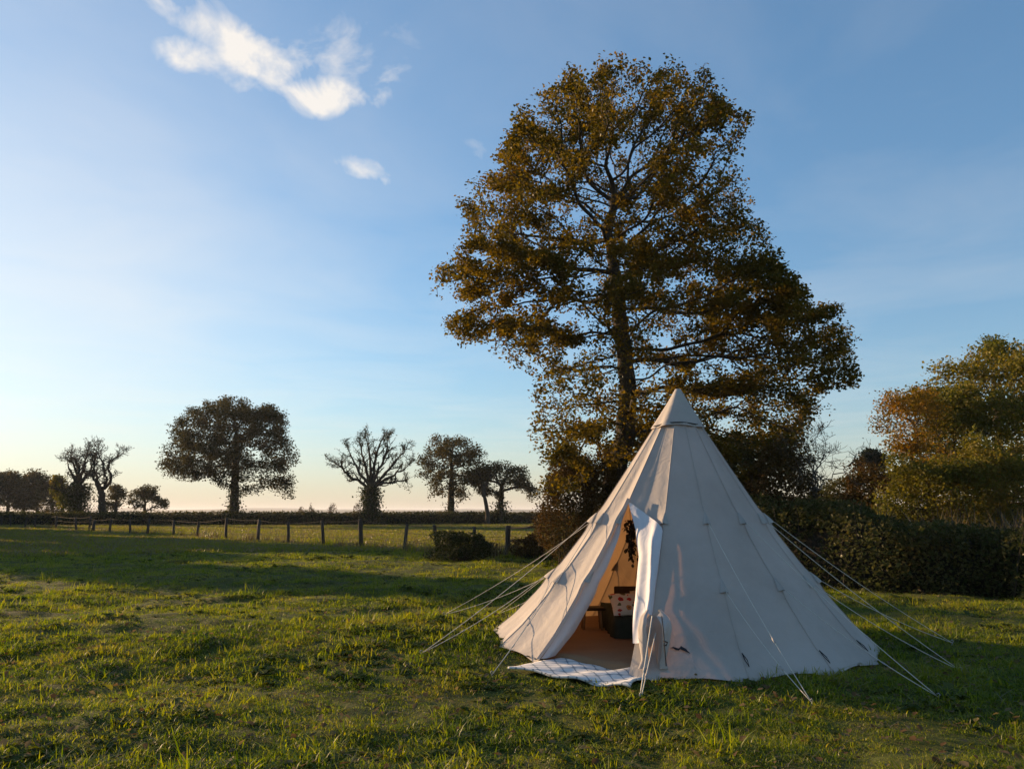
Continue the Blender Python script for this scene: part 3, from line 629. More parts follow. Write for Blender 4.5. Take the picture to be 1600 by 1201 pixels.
for kk in range(-7, 9):
    if kk in (3, 4, 5): continue
    if kk in (-2, -3):
        patch(kk, 1.5)
        if kk == -3: patch(kk, .85)
        continue
    th = THK[kk % NP]; pg = pegs.get(kk, TC + np.array([math.cos(th), math.sin(th)]) * 3.35)
    for zt in (1.5, .8): guy(patch(kk, zt), pg)
    pegm(pg, pg - TC)
# peak cap, its cord and the pole through it
rows = []
for t in np.linspace(0, 1, 12):
    z = 3.185 - .51 * t; r = prof(z) + .012 + .012 * t; a = np.linspace(0, 2 * math.pi, 49)[:-1]
    rr = r * (1 + .05 * t * np.sin(a * 8 + 1) + .03 * t * np.sin(a * 5)); rows.append(np.stack([TC[0] + LEAN * z / TH + rr * np.cos(a), TC[1] + rr * np.sin(a), z + .012 * t * np.sin(a * 3 + 1) + 0 * a], 1))
V = np.concatenate(rows); f = [[i * 48 + j, i * 48 + (j + 1) % 48, (i + 1) * 48 + (j + 1) % 48, (i + 1) * 48 + j] for i in range(11) for j in range(48)]
mesh_np('cap', V, [np.array(f)[:, ::-1], np.arange(48)[None, :]], CANVAS, tent, True)
a = np.linspace(0, 2 * math.pi, 60); r = prof(2.71) + .028
tube('cap_cord', np.stack([TC[0] + LEAN * .85 + r * np.cos(a), TC[1] + r * np.sin(a), 2.705 + .012 * np.sin(a * 3 + .8)], 1), .0075, CORD, tent, 6)
tube('centre_pole', np.array([[TC[0], TC[1], .0], [TC[0] + LEAN * .47, TC[1], 1.5], [TC[0] + LEAN, TC[1], 3.15]]), .022, POLEM, tent, 10)
# the flap of the opened door turned back over the next seam, its lining, coloured as if skylit, outward
nv, nc = 40, 16; V = []
for v in np.linspace(.462, .915, nv):
    uo = u_open(v); s = (v - .462) / .453
    for c in np.linspace(0, 1, nc):
        c = c * min(1, .04 + s * 4.2); sq = max(0, s - .72) / .28; c = c * (1 - .35 * sq ** 1.5) + .22 * sq ** 1.5 + .03 * math.sin(c * 7) * sq
        u = uo + (1.04 - uo) * c; q = min(u, .999); base = tent_pt(DOOR, q, v); th = THK[DOOR % NP] + WID[DOOR % NP] * u
        nrm = np.array([math.cos(th), math.sin(th), .6]); nrm /= np.linalg.norm(nrm)
        bul = .012 + .05 * min(1, s * 3) * min(1, c * 6) * (1 - max(0, c - .8) / .25) + .075 * math.exp(-((c - .70 + .06 * math.sin(v * 22)) / .11) ** 2) * min(1, s * 2.5) + .008 * math.sin(c * 11 + v * 16) * s
        tang = np.array([-math.sin(th), math.cos(th), 0]); V.append(base + nrm * bul + tang * (-.05 * s * (1 - c)))
mesh_np('door_flap', np.array(V), grid_faces(nc, nv)[:, ::-1], LINING_SKYTINT, tent, True)['label'] = 'turned back door flap catching the sun'
# gathered foot of the flap: a hooded fold with hanging pleats, tied back by a strap and a line to a peg
V = []
nv, nc = 22, 40
for i in range(nv):
    t = i / (nv - 1); c0 = at(1024 - 3 * t, 958 + 86 * t, 8.20 - .15 * t); c0[1] += .10 * max(0, .2 - t) / .2
    wx = np.interp(t, [0, .12, .3, .6, .85, 1], [.07, .135, .15, .125, .10, .12]); wy = np.interp(t, [0, .12, .4, 1], [.03, .10, .11, .07])
    for j in range(nc):
        q = j / (nc - 1); a = R(-70 + 30 * t) + R(285 - 40 * t) * q; pl = 1 + (.06 + .22 * t) * math.sin(a * 4.5 + 1) + .05 * math.sin(a * 9 + t * 4)
        curl = .82 if q in (0, 1) else 1
        V.append(c0 + np.array([math.cos(a) * wx * pl * curl, math.sin(a) * wy * pl * curl, .03 * math.sin(a * 2 + 1) * (1 - t)]))
mesh_np('flap_gather', np.array(V), grid_faces(nc, nv), CANVAS, tent, True)
e0 = at(1019, 962, 8.12); pg = ground_at(1000, 1087)[:2]
guy(e0, pg, .0, .006); guy(e0 + [.03, 0, -.16], pg + [.012, 0.], .0, .005); pegm(pg, np.array([-.3, -1.]))
tube('strap', np.array([at(1034, 962, 8.08), at(1037, 990, 7.98), at(1038, 1006, 7.95), at(1041, 1040, 7.88)]), .006, CORD, tent, 5, .4)
tube('strap', np.array([at(1036, 1001, 7.95), at(1043, 1003, 7.94), at(1041, 1008, 7.93), at(1037, 1007, 7.94)]), .008, CORD, tent, 5)
# the other door leaf folded inward, and the storm strip along its edge
vs = np.linspace(.47, .985, 36); V = []
for v in vs:
    s = (v - .47) / .515
    for c in np.linspace(0, 1, 8):
        b = tent_pt(DOOR, 0., v, -.008); w = np.interp(s, [0, .25, .6, .85, 1], [.01, .16, .30, .32, .26]); V.append(b + np.array([.62, .55, .02]) * w * c + np.array([0, .02 * math.sin(c * 5 + v * 9), 0]))
mesh_np('inner_flap', np.array(V), grid_faces(8, 36), LINING_SKYTINT, tent, True)
vs = np.linspace(.45, .99, 40); V = []
for v in vs:
    w = .05 + .012 * math.sin(v * 30)
    for c in np.linspace(-1, 1, 5): V.append(tent_pt(DOOR - 1, 1. - .0, v, .016 + .02 * (1 - abs(c))) + np.array([.82, -.45, .0]) * w * .5 * c)
mesh_np('storm_strip', np.array(V), grid_faces(5, 40)[:, ::-1], CANVAS, tent, True)
# groundsheet
a = np.linspace(0, 2 * math.pi, 65)[:-1]; rows = []
for r in np.linspace(0.02, 2.0, 14): x, y = TC[0] + r * np.cos(a), TC[1] + r * np.sin(a); rows.append(np.stack([x, y, gz(x, y) * .9 + .075 + .008 * vnoise(x * 5, y * 5)], 1))
x, y = TC[0] + 2.01 * np.cos(a), TC[1] + 2.01 * np.sin(a); rows.append(np.stack([x, y, gz(x, y) - .02], 1))
V = np.concatenate(rows); f = np.array([[i * 64 + j, i * 64 + (j + 1) % 64, (i + 1) * 64 + (j + 1) % 64, (i + 1) * 64 + j] for i in range(14) for j in range(64)])
mesh_np('groundsheet', V, [f[:, ::-1], np.arange(64)[None]], TAN, tent, True)
# dark elastic peg loops above the hem
for kk, v0 in ((-1, .93), (0, .935), (1, .93)):
    p0 = tent_pt(kk, .01 if kk < 1 else .0, v0 - .0, .012); p1 = tent_pt(kk, .04, v0 + .035, .014); q = (p0 + p1) / 2 + np.array([.012, -.012, 0])
    tube('hem_loop', np.array([p0, q, p1, (p0 + p1) / 2 - np.array([.006, -.004, 0]), p0]), .0045, CORD, tent, 5)
# maker's mark near the door: a small winged stroke
c = [(0, .3), (.16, .55), (.34, .42), (.46, .5), (.55, .85), (.66, .72), (.8, .62), (1, .1), (.84, .3), (.66, .42), (.52, .46), (.44, .22), (.3, .2), (.14, .36)]
V = [];
for x, y in c:
    V.append(tent_pt(-2, .24 + .22 * x, .905 + .022 * (1 - y) + .012 * x, .014))
V = np.array(V); mid = V.mean(0); f = np.array([[i, (i + 1) % len(c), len(c)] for i in range(len(c))])
LOGO = surf('printed mark', [(.02, .022, .03), (.035, .035, .04)], 30, .8, .1, 90)
mesh_np('printed_mark', np.concatenate([V, [mid]]), f, LOGO, tent)

# ------------------------------------------------------------ what is in and before the tent
def rug_mat():
    m, nt = newmat('woven rug')
    tc = N(nt, 'ShaderNodeUVMap'); sp = N(nt, 'ShaderNodeSeparateXYZ'); L(nt, tc, 0, sp, 0)
    u, v = M(nt, 'MULTIPLY', sp.outputs[0], 14.0), M(nt, 'MULTIPLY', sp.outputs[1], 10.0)
    s1 = M(nt, 'ABSOLUTE', M(nt, 'ADD', M(nt, 'SINE', M(nt, 'MULTIPLY', u, 3.14159)), M(nt, 'MULTIPLY', M(nt, 'SINE', M(nt, 'MULTIPLY', v, 3.14159)), 1.0)))
    ln = M(nt, 'SUBTRACT', 1.0, M(nt, 'MULTIPLY', s1, 2.3), clamp=True); ln = M(nt, 'POWER', ln, .7)
    nz = N(nt, 'ShaderNodeTexNoise', i_Scale=40.0); L(nt, tc, 0, nz, 'Vector')
    ln = M(nt, 'MULTIPLY', ln, M(nt, 'ADD', M(nt, 'MULTIPLY', nz.outputs[0], .8), .5), clamp=True)
    mx = N(nt, 'ShaderNodeMix', data_type='RGBA'); nt.links.new(ln, mx.inputs[0]); mx.inputs[6].default_value = (.62, .62, .60, 1); mx.inputs[7].default_value = (.07, .13, .18, 1)
    p = N(nt, 'ShaderNodeBsdfPrincipled', i_Roughness=.9); L(nt, mx, 2, p, 'Base Color'); w = N(nt, 'ShaderNodeTexNoise', i_Scale=260.0); L(nt, tc, 0, w, 'Vector')
    bp = N(nt, 'ShaderNodeBump', i_Strength=.4, i_Distance=.004); L(nt, w, 0, bp, 'Height'); L(nt, bp, 0, p, 'Normal'); o = N(nt, 'ShaderNodeOutputMaterial'); L(nt, p, 0, o, 0); return m
nu, nv = 48, 34; U, Vp = np.meshgrid(np.linspace(0, 1, nu), np.linspace(0, 1, nv))
P2 = ((1 - U) * (1 - Vp))[..., None] * MAT[0] + (U * (1 - Vp))[..., None] * MAT[1] + (U * Vp)[..., None] * MAT[2] + ((1 - U) * Vp)[..., None] * MAT[3]
P2 = P2 + np.stack([.02 * np.sin(Vp * 9 + U * 3), .025 * np.sin(U * 11)], -1) * ((U < .02) | (U > .98) | (Vp < .02))[..., None]
zz = gz(P2[..., 0], P2[..., 1]) + .05 - .02 * Vp + .022 * np.sin(U * 15 - Vp * 6) * np.clip(U * 1.6 - .3, 0, 1) + .02 * vnoise(P2[..., 0] * 5, P2[..., 1] * 5)
top = np.concatenate([P2, zz[..., None]], -1).reshape(-1, 3); f = grid_faces(nu, nv); n = nu * nv
rim = np.concatenate([np.arange(nu), np.arange(1, nv) * nu + nu - 1, (nv - 1) * nu + np.arange(nu - 2, -1, -1), np.arange(nv - 2, 0, -1) * nu]); r2 = np.roll(rim, -1)
rug = mesh_np('rug', np.concatenate([top, top - [0, 0, .022]]), np.concatenate([f, f[:, ::-1] + n, np.stack([r2, rim, rim + n, r2 + n], 1)]), rug_mat(), None, True)
uvl = rug.data.uv_layers.new(name='UVMap'); li = np.empty(len(rug.data.loops), np.int32); rug.data.loops.foreach_get('vertex_index', li); li = li % n
uvl.data.foreach_set('uv', np.stack([U.ravel()[li], Vp.ravel()[li]], 1).astype(np.float32).ravel())
tag(rug, 'crumpled white rug with blue lattice pattern laid at the tent door', 'rug')

gf0 = lambda x, y: gzf(x, y) * .9 + .08
BLANKET = surf('dark green blanket', [(.018, .026, .020), (.035, .045, .034)], 5, .95, .5, 60, bdist=.01)
DARKW = surf('dark wood', [(.03, .018, .01), (.06, .036, .02)], 6, .6, .3, 30, (.2, 1, 1))
bz = gf0(1.7, 10.4)
bed = thing('low_bed', 'low bed under a dark green blanket inside the tent', 'bed', (1.8, 10.5, bz))
mb = MB(); nx, ny = 26, 32
def bedtop(x, y): return .24 + .018 * vnoise(x * 4, y * 4) + .012 * math.sin(x * 7 + y * 3)
V = []
for j in range(ny):
    for i in range(nx):
        u, v = i / (nx - 1) * 2 - 1, j / (ny - 1) * 2 - 1; e = max(abs(u), abs(v)); hx, hy = .60, .82
        if e < .86: x, y, z = u / .86 * hx, v / .86 * hy, bedtop(u, v)
        else:
            s = (e - .86) / .14; k = .86 / e; x, y = u * k / .86 * hx, v * k / .86 * hy; fl = .02 * math.sin((x - y) * 24) * s
            x += np.sign(u) * (fl + .02 * s) * (abs(u) >= abs(v)); y += np.sign(v) * (fl + .02 * s) * (abs(v) > abs(u)); z = bedtop(u, v) * (1 - s ** 1.2) - .0
        V.append([1.83 + x, 10.62 + y, bz + z])
mesh_np('blanket', np.array(V), grid_faces(nx, ny), BLANKET, bed, True)
V, fs = box_arr((1.83, 10.62, bz + .11), (1.12, 1.55, .19), 0, .03); mesh_np('mattress', V, fs, surf('mattress ticking', [(.4, .38, .34), (.5, .48, .43)]), bed)
V, fs = box_arr((1.95, 11.53, bz + .24), (1.0, .04, .42), 0, .012); mesh_np('headboard', V, fs, DARKW, bed)
def cushion_mat():
    m, nt = newmat('floral cushion'); tc = N(nt, 'ShaderNodeTexCoord')
    v = N(nt, 'ShaderNodeTexVoronoi', i_Scale=11.5, i_Randomness=.9); L(nt, tc, 'Object', v, 'Vector'); nz = N(nt, 'ShaderNodeTexNoise', i_Scale=30.0); L(nt, tc, 'Object', nz, 'Vector')
    d = M(nt, 'ADD', v.outputs['Distance'], M(nt, 'MULTIPLY', M(nt, 'SUBTRACT', nz.outputs[0], .5), .35)); inside = M(nt, 'LESS_THAN', d, .40); core = M(nt, 'LESS_THAN', d, .13)
    sc = N(nt, 'ShaderNodeSeparateColor'); L(nt, v, 'Color', sc, 0)
    rr = ramp(nt, [(.50, .03, .025), (.45, .05, .03), (.10, .12, .05), (.50, .22, .06)], [.0, .4, .62, .85]); rr.color_ramp.interpolation = 'CONSTANT'; L(nt, sc, 0, rr, 0)
    m1 = N(nt, 'ShaderNodeMix', data_type='RGBA'); nt.links.new(inside, m1.inputs[0]); m1.inputs[6].default_value = (.66, .60, .50, 1); L(nt, rr, 0, m1, 7)
    m2 = N(nt, 'ShaderNodeMix', data_type='RGBA'); nt.links.new(core, m2.inputs[0]); L(nt, m1, 2, m2, 6); m2.inputs[7].default_value = (.12, .03, .03, 1)
    p = N(nt, 'ShaderNodeBsdfPrincipled', i_Roughness=.9); L(nt, m2, 2, p, 'Base Color'); o = N(nt, 'ShaderNodeOutputMaterial'); L(nt, p, 0, o, 0); return m
def cushion(name, label, c, w, h, t, tilt, rz, mat):
    n = 18; V = []
    for sgn in (1, -1):
        for j in range(n):
            for i in range(n):
                u, v = i / (n - 1) * 2 - 1, j / (n - 1) * 2 - 1; pin = 1 - .06 * (1 - abs(u)) * abs(v) ** 2 - .0; pin2 = 1 - .06 * (1 - abs(v)) * abs(u) ** 2
                V.append([u * w / 2 * pin2, sgn * t / 2 * (max(0, (1 - u ** 4)) * max(0, (1 - v ** 4))) ** .55, v * h / 2 * pin])
    V = np.array(V); f = grid_faces(n, n); o = mesh_np(name, V, np.concatenate([f[:, ::-1], f + n * n]), mat, None, True)
    o.location = c; o.rotation_euler = (tilt, 0, rz); return tag(o, label, 'cushion')
cushion('cushion', 'floral cushion with red flowers leaning on the green blanket', (1.42, 10.02, bz + .365), .42, .36, .13, R(-52), R(8), cushion_mat())
cushion('cushion', 'plain pale cushion behind the floral one', (1.74, 10.42, bz + .37), .44, .32, .13, R(-48), R(-4), surf('cream linen', [(.45, .42, .36), (.55, .5, .44)], 8, .9, .4, 120))
st = thing('wooden_stool', 'small wooden stool beside the low bed inside the tent', 'stool', (1.04, 10.62, gf0(1.04, 10.62)))
z0 = gf0(1.04, 10.62); V, fs = box_arr((1.04, 10.62, z0 + .26), (.30, .26, .035), .2, .008); mesh_np('seat', V, fs, DARKW, st)
for sx in (-1, 1):
    for sy in (-1, 1): tube('leg', np.array([[1.04 + sx * .12, 10.62 + sy * .10, z0 - .005], [1.04 + sx * .10, 10.62 + sy * .08, z0 + .25]]), .016, POLEM, st, 8)
# dried garland hanging inside the door top
g0 = at(985, 812, 9.72); gar = thing('dried_garland', 'dark bunch of dried foliage hanging at the top of the tent door', 'garland', g0)
mb = MB(); pos = []
for s in range(7):
    ln = rng.uniform(.35, .64); e = g0 + np.array([rng.normal() * .03 + .01, rng.normal() * .02, -ln]); t = np.linspace(0, 1, 7)[:, None]; p = g0 + (e - g0) * t + rng.normal(size=(7, 3)) * .008; mb.add(*tube_arr(p, .003, 4))
    m = int(38 * ln / .5); tt = rng.random(m); pos.append(g0 + (e - g0) * tt[:, None] + rng.normal(size=(m, 3)) * np.array([.028, .02, .01]) * (1.15 - tt[:, None] * .7))
tube('hanging_string', np.array([g0 + [0, 0, -.03], g0 + [0.0, .03, .14]]), .003, CORD, gar, 4)
mb.build('stems', BARK, gar); V, Fc = leaves_arr(np.concatenate(pos), .055, .0, 6, 1.5); mesh_np('leaves', V, Fc, leafmat('dried leaves', [(.02, .014, .008), (.05, .034, .016), (.09, .06, .025)], .2), gar)

# ------------------------------------------------------------ fence
WIRE = surf('rusted wire', [(.03, .025, .02), (.05, .04, .03)], 30, .8)
fence = thing('field_fence', 'weathered post and wire fence crossing the meadow', 'fence', (1.2, 28.2, 0))
def fence_pt(px):
    k = (px - CX) / F * math.cos(PITCH) ; k = (px - CX) / (F / math.cos(PITCH) * 1.0) * 1.0
    k = ray(px, HOR + 15)[0] / ray(px, HOR + 15)[1]
    # line x = 1.2 - 50 t, y = 28 + 53 t
    t = (1.2 - 28 * k) / (50 + 53 * k); return np.array([1.2 - 50 * t, 28 + 53 * t])
tops = []
for i, px in enumerate([848, 793, 742, 686, 632, 566, 507, 452, 404, 354, 309, 272, 232, 205, 172, 146, 140, 120, 88, 55, 40, 17, 3, -22, -45]):
    x, y = fence_pt(px); h = 1.18 + rng.normal() * .09; r = (.07 if px not in (793, 146, 566) else .10) * rng.uniform(.9, 1.15) * (1 + max(0, y - 30) / 140); ln = rng.normal(size=2) * .08; z = gzf(x, y)
    p = np.array([[x, y, z - .1], [x + ln[0] * .4, y + ln[1] * .4, z + h * .4], [x + ln[0] * .8, y + ln[1] * .8, z + h * .8], [x + ln[0], y + ln[1], z + h]])
    V, fs = tube_arr(p, np.array([1.05, 1, 1, .92]) * r, 8); V += rng.normal(size=V.shape) * .006; mesh_np('post', V, fs, WOODP, fence, True)
    tops.append(p)
for s, w in enumerate((.95, .66, .34)):
    pts = []
    for a, b in zip(tops[:-1], tops[1:]):
        A = a[0] + (a[3] - a[0]) * (w * 1.1 + .1) / 1.2; B = b[0] + (b[3] - b[0]) * (w * 1.1 + .1) / 1.2
        for t in (0, .33, .66): pts.append(A + (B - A) * t - np.array([0, 0, .04 * 4 * t * (1 - t)]))
    pts.append(B); tube('wire', np.array(pts), .009 if s == 0 else .006, WIRE, fence, 4)
for w in (.93, .55):
    A, B = tops[0], tops[1]; c0 = A[0] + (A[3] - A[0]) * w; c1 = B[0] + (B[3] - B[0]) * w
    tube('rail', np.array([c0 + (c0 - c1) * .05, (c0 + c1) / 2 - [0, 0, .02], c1 + (c1 - c0) * .05]), .035, WOODP, fence, 6)
# rough growth along the fence
n = 900; t = rng.random(n) ** 1.6; p = np.stack([1.2 - 50 * t, 28 + 53 * t], 1) + rng.normal(size=(n, 2)) * np.array([.5, .35]); keep = vnoise(p[:, 0] * .5, p[:, 1] * .5) + rng.normal(size=n) * .12 > .5; p = p[keep]; n = len(p)
sc = rng.uniform(.5, 1.5, n)
# pale stems standing behind the hedge
n2 = 420; q = np.stack([rng.uniform(9, 22, n2), rng.uniform(19, 24, n2)], 1); sc2 = rng.uniform(2.2, 3.6, n2)
pp = np.concatenate([p, q]); ss = np.concatenate([sc, sc2]); ii = np.concatenate([rng.integers(0, 3, n), np.zeros(n2, int)])
scatter('rough_grass', 'tall rough dry grass along the fence and behind the hedge', np.stack([pp[:, 0], pp[:, 1], gz(pp[:, 0], pp[:, 1])], 1), np.stack([np.zeros(len(pp)), np.zeros(len(pp)), rng.random(len(pp)) * 6.283], 1), np.stack([ss, ss, ss], 1), ii, SRCT)

# ------------------------------------------------------------ shrubs and hedges
c = ground_at(722, 877); shrub('bramble_bush', 'dark rounded bramble bush growing through the fence', 'bush', (c[0], c[1] + .9, 0), (1.2, .95, .60), 10000, .07, IVY, n_stem=70, lump=.42)
c = ground_at(828, 876); shrub('bramble_bush', 'low brown scrub at the last fence posts beside the oak', 'bush', (c[0], c[1] + .6, 0), (.6, .5, .45), 2600, .07, HAWB)
hedge('field_hedge', 'long low clipped hedge across the far side of the field', [(-110, 92), (-60, 94), (-20, 97), (6, 108), (22, 118)], 1.6, 1.9, 60000, .22, HEDL, 400, rough=.15, topvar=.08)
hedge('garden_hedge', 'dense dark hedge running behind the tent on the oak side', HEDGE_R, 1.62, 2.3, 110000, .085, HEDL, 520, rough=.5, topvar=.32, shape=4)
hedge('scrub_hedge', 'ragged hedge line closing the gaps behind the scrub', [(9, 38), (17, 37), (26, 34), (36, 30)], 2.3, 1.8, 26000, .16, HAWB, 200, rough=.4, topvar=.3)
for nm, lb, cat_, px, Y, rad, nl, lf, mt in [
    ('hawthorn', 'brown hawthorn thicket against the fence side of the oak trunk', 'shrub', 893, 24.2, (1.15, 1.1, 1.75), 15000, .075, HAWB),
    ('hawthorn', 'dark dense hawthorn between tent peak and oak trunk', 'shrub', 945, 23.6, (.9, 1.0, 1.7), 11000, .075, HAWB),
    ('elder_shrub', 'dark green shrub behind the sloping shaded side of the tent', 'shrub', 1130, 21.5, (1.5, 1.2, 1.9), 17000, .08, HEDL),
    ('elder_shrub', 'tall brown and green shrub beside the bare sapling', 'shrub', 1215, 20.5, (1.1, 1.1, 1.6), 12000, .08, HAWB),
    ('elder_shrub', 'low shrub filling the foot of the hedge under the oak', 'shrub', 1060, 22.8, (1.3, 1.1, 1.8), 12000, .08, HEDL),
    ('scrub', 'russet scrub under the orange tree', 'shrub', 1400, 30, (2.0, 1.5, 2.0), 17000, .10, HAWB),
    ('scrub', 'dull green scrub between orange tree and hedge', 'shrub', 1480, 27, (2.2, 1.5, 2.1), 18000, .10, GRNL),
    ('scrub', 'yellow green bush glowing behind the hedge', 'shrub', 1348, 27, (.7, .7, .85), 4500, .08, YELL),
    ('scrub', 'dark green scrub behind the bare sapling', 'shrub', 1310, 31, (1.9, 1.3, 1.45), 10000, .10, HEDL),
    ('scrub', 'mixed scrub at the foot of the tall green tree', 'shrub', 1575, 27, (2.3, 1.6, 2.2), 18000, .10, GRNL)]:
    a = at(px, 850, Y); shrub(nm, lb, cat_, (a[0], Y, 0), rad, nl, lf, mt)

# ------------------------------------------------------------ the big oak
oak_blobs = [(990, 150, 120, 58), (900, 190, 95, 75), (1065, 165, 80, 60), (1120, 205, 62, 50), (845, 255, 90, 70), (960, 245, 120, 75), (1080, 265, 90, 60), (1110, 330, 70, 60),
             (775, 320, 62, 60), (860, 350, 100, 65), (1020, 350, 110, 60), (760, 410, 72, 62), (715, 440, 46, 34), (735, 500, 52, 45), (830, 440, 100, 60), (945, 430, 110, 70), (1060, 440, 110, 62), (1165, 400, 62, 62),
             (1190, 470, 85, 60), (1265, 520, 72, 56), (1300, 580, 45, 40), (1225, 570, 90, 48), (820, 525, 70, 46), (905, 540, 80, 52), (1050, 530, 110, 62), (1130, 570, 90, 60),
             (890, 610, 62, 52), (865, 670, 46, 50), (1040, 640, 90, 62), (1130, 655, 90, 66), (1215, 650, 60, 62), (1230, 705, 40, 40), (1190, 690, 60, 50), (930, 690, 60, 50), (1160, 730, 80, 60), (1070, 720, 80, 60), (880, 735, 46, 40), (965, 560, 70, 48, -3.2), (985, 480, 80, 56, -3.6), (985, 640, 52, 52, -2.8), (1085, 620, 70, 50, -2.6), (900, 650, 50, 50, -2.), (940, 620, 44, 60, 1.), (1010, 690, 60, 50, 1.5), (700, 428, 26, 20, 0), (1165, 178, 24, 14, 0), (1320, 560, 26, 40, 0), (1250, 640, 40, 40, 0)]
oak, oQ, ocnt = tree('oak_tree', 'tall spreading oak in brown autumn leaf towering behind the tent', 'tree', 24.5,
     [(952, 850), (957, 760), (978, 680), (982, 610), (972, 520), (962, 440), (950, 360)], oak_blobs, dh=4.6, n_attr=5200, step=.27, r_base=.36, r_tip=.006, n_leaf=175000, leaf=.10, mat=OAKL,
     spread=.15, shape=6, tipcnt=7, dups=3, wob=.3, ivy=(2600, .0, 7.0, .10, .10), clump=1.4, expo=.50)

# ------------------------------------------------------------ far trees
G1 = 'old trees along the far field hedge'
tree('round_oak', 'large round headed oak standing alone in the far hedge', 'tree', 97, [(366, 808), (367, 760), (368, 730), (370, 700), (368, 670)],
     [(360, 655, 62, 32), (315, 672, 48, 36), (345, 690, 40, 30), (410, 668, 44, 38), (285, 705, 34, 26), (270, 728, 24, 20), (330, 710, 60, 34), (400, 705, 56, 34), (440, 700, 24, 34), (435, 745, 26, 26), (312, 735, 34, 18), (395, 740, 30, 20), (350, 738, 44, 18), (385, 765, 20, 12), (445, 762, 18, 16), (285, 738, 28, 14), (360, 635, 40, 16), (420, 645, 26, 18), (305, 650, 28, 18)],
     dh=5., n_attr=1500, step=.6, r_base=.55, r_tip=.025, n_leaf=50000, leaf=.24, mat=OAKD, spread=.42, tipcnt=4, ivy=(1400, .0, 5.0, .16, .25), clump=.9)
limb_tree('pollard_oak', 'ivy clad pollard with short upswept branches in the far hedge', 97, [(580, 808), (579, 785), (580, 762)], .72,
     [[(580, 762), (560, 735), (548, 712)], [(580, 762), (568, 725), (562, 700)], [(580, 762), (578, 720), (576, 692)], [(580, 762), (588, 715), (594, 690)], [(580, 762), (598, 722), (608, 696)], [(580, 762), (606, 735), (624, 712)],
      [(580, 762), (610, 745), (632, 732)], [(580, 762), (560, 752), (545, 745), (534, 732), (528, 726)], [(580, 762), (600, 755), (625, 752)]], twig=1.25, levels=2, crook=.10, lift=.10, r_tip=.026, limb_r=.3, kids=4, n_leaf=5500, leaf=.16, mat=IVY, spread=.12, ivy=(3000, .2, .25, 5.5))
limb_tree('bare_tree', 'bare domed tree with thick ivy stem in the far hedge', 99, [(121, 808), (122, 780), (123, 758)], .58,
     [[(123, 758), (112, 742), (102, 726)], [(123, 758), (126, 735), (122, 714)], [(123, 758), (136, 740), (144, 718)], [(123, 758), (118, 735), (110, 716)], [(123, 758), (130, 730), (136, 708)], [(121, 778), (108, 772), (92, 766), (72, 758)]],
     twig=.92, levels=4, crook=.3, lift=.08, r_tip=.02, ivy=(4200, .38, .25, 5.4), n_leaf=700, leaf=.18, mat=IVY)
limb_tree('bare_tree', 'gnarled leafless tree with a forked trunk in the far hedge', 98, [(159, 808), (160, 785), (158, 766)], .48,
     [[(158, 766), (150, 752), (145, 738), (141, 722)], [(158, 766), (149, 748), (152, 728), (150, 712)], [(158, 766), (171, 757), (175, 744), (170, 730), (179, 722), (190, 714)], [(158, 766), (170, 756), (174, 742), (168, 722), (164, 708)]],
     twig=.85, levels=4, crook=.34, lift=.06, r_tip=.02, ivy=(500, .06, .2, 3.))
tree('spreading_oak', 'broad brown oak beside the ivy clad pollard', 'tree', 104, [(704, 808), (705, 770), (706, 740), (704, 710)],
     [(690, 695, 24, 18), (715, 705, 36, 24), (680, 720, 32, 20), (735, 725, 30, 24), (668, 738, 18, 14), (700, 748, 36, 16), (745, 745, 22, 16), (682, 768, 14, 12), (720, 770, 20, 12), (660, 722, 10, 10, 0), (740, 705, 16, 12)],
     dh=4., n_attr=1000, step=.55, r_base=.46, r_tip=.022, n_leaf=12000, leaf=.26, mat=OAKD, spread=.38, tipcnt=4, ivy=(700, 0, 3, .15, .25), clump=1.3)
tree('domed_tree', 'low domed tree with ivy base near the oak at the far hedge', 'tree', 104, [(782, 808), (783, 780), (784, 760)],
     [(770, 735, 26, 18), (795, 740, 28, 20), (815, 757, 20, 15), (765, 760, 26, 15), (745, 750, 18, 14), (832, 768, 14, 12)],
     dh=3.6, n_attr=900, step=.5, r_base=.42, r_tip=.022, n_leaf=9000, leaf=.24, mat=OAKD, spread=.34, tipcnt=5, ivy=(1100, 0, 3.0, .25, .25), clump=1.6)
tree('slim_tree', 'slim leaning tree trunk between the two brown trees at the far hedge', 'tree', 100, [(762, 806), (760, 790), (757, 775)], [(758, 745, 18, 16), (742, 735, 14, 10)], dh=1.5, n_attr=260, step=.45, r_base=.3, r_tip=.025, n_leaf=1500, leaf=.24, mat=OAKD, spread=.3)
tree('hedge_tree', 'small yellowing tree against the bare ivy tree', 'tree', 101, [(98, 806), (98, 780)], [(95, 765, 14, 16), (105, 780, 16, 14), (92, 752, 10, 10)], dh=1.2, n_attr=300, step=.4, r_base=.25, r_tip=.02, n_leaf=3000, leaf=.24, mat=GRNL, spread=.3)
tree('hedge_tree', 'small round tree with clear gaps beside the gnarled tree', 'tree', 120, [(226, 806), (227, 785)], [(226, 775, 24, 14), (210, 785, 15, 12), (246, 787, 15, 11), (230, 764, 16, 8)], dh=2.2, n_attr=420, step=.5, r_base=.3, r_tip=.03, n_leaf=4200, leaf=.26, mat=OAKD, spread=.3)
tree('hedge_tree', 'brown bushy tree behind the gnarled leafless tree', 'tree', 125, [(180, 806), (181, 785)], [(180, 770, 14, 14), (172, 785, 16, 12), (190, 782, 10, 10)], dh=2., n_attr=300, step=.5, r_base=.3, r_tip=.03, n_leaf=3200, leaf=.28, mat=OAKD, spread=.34)
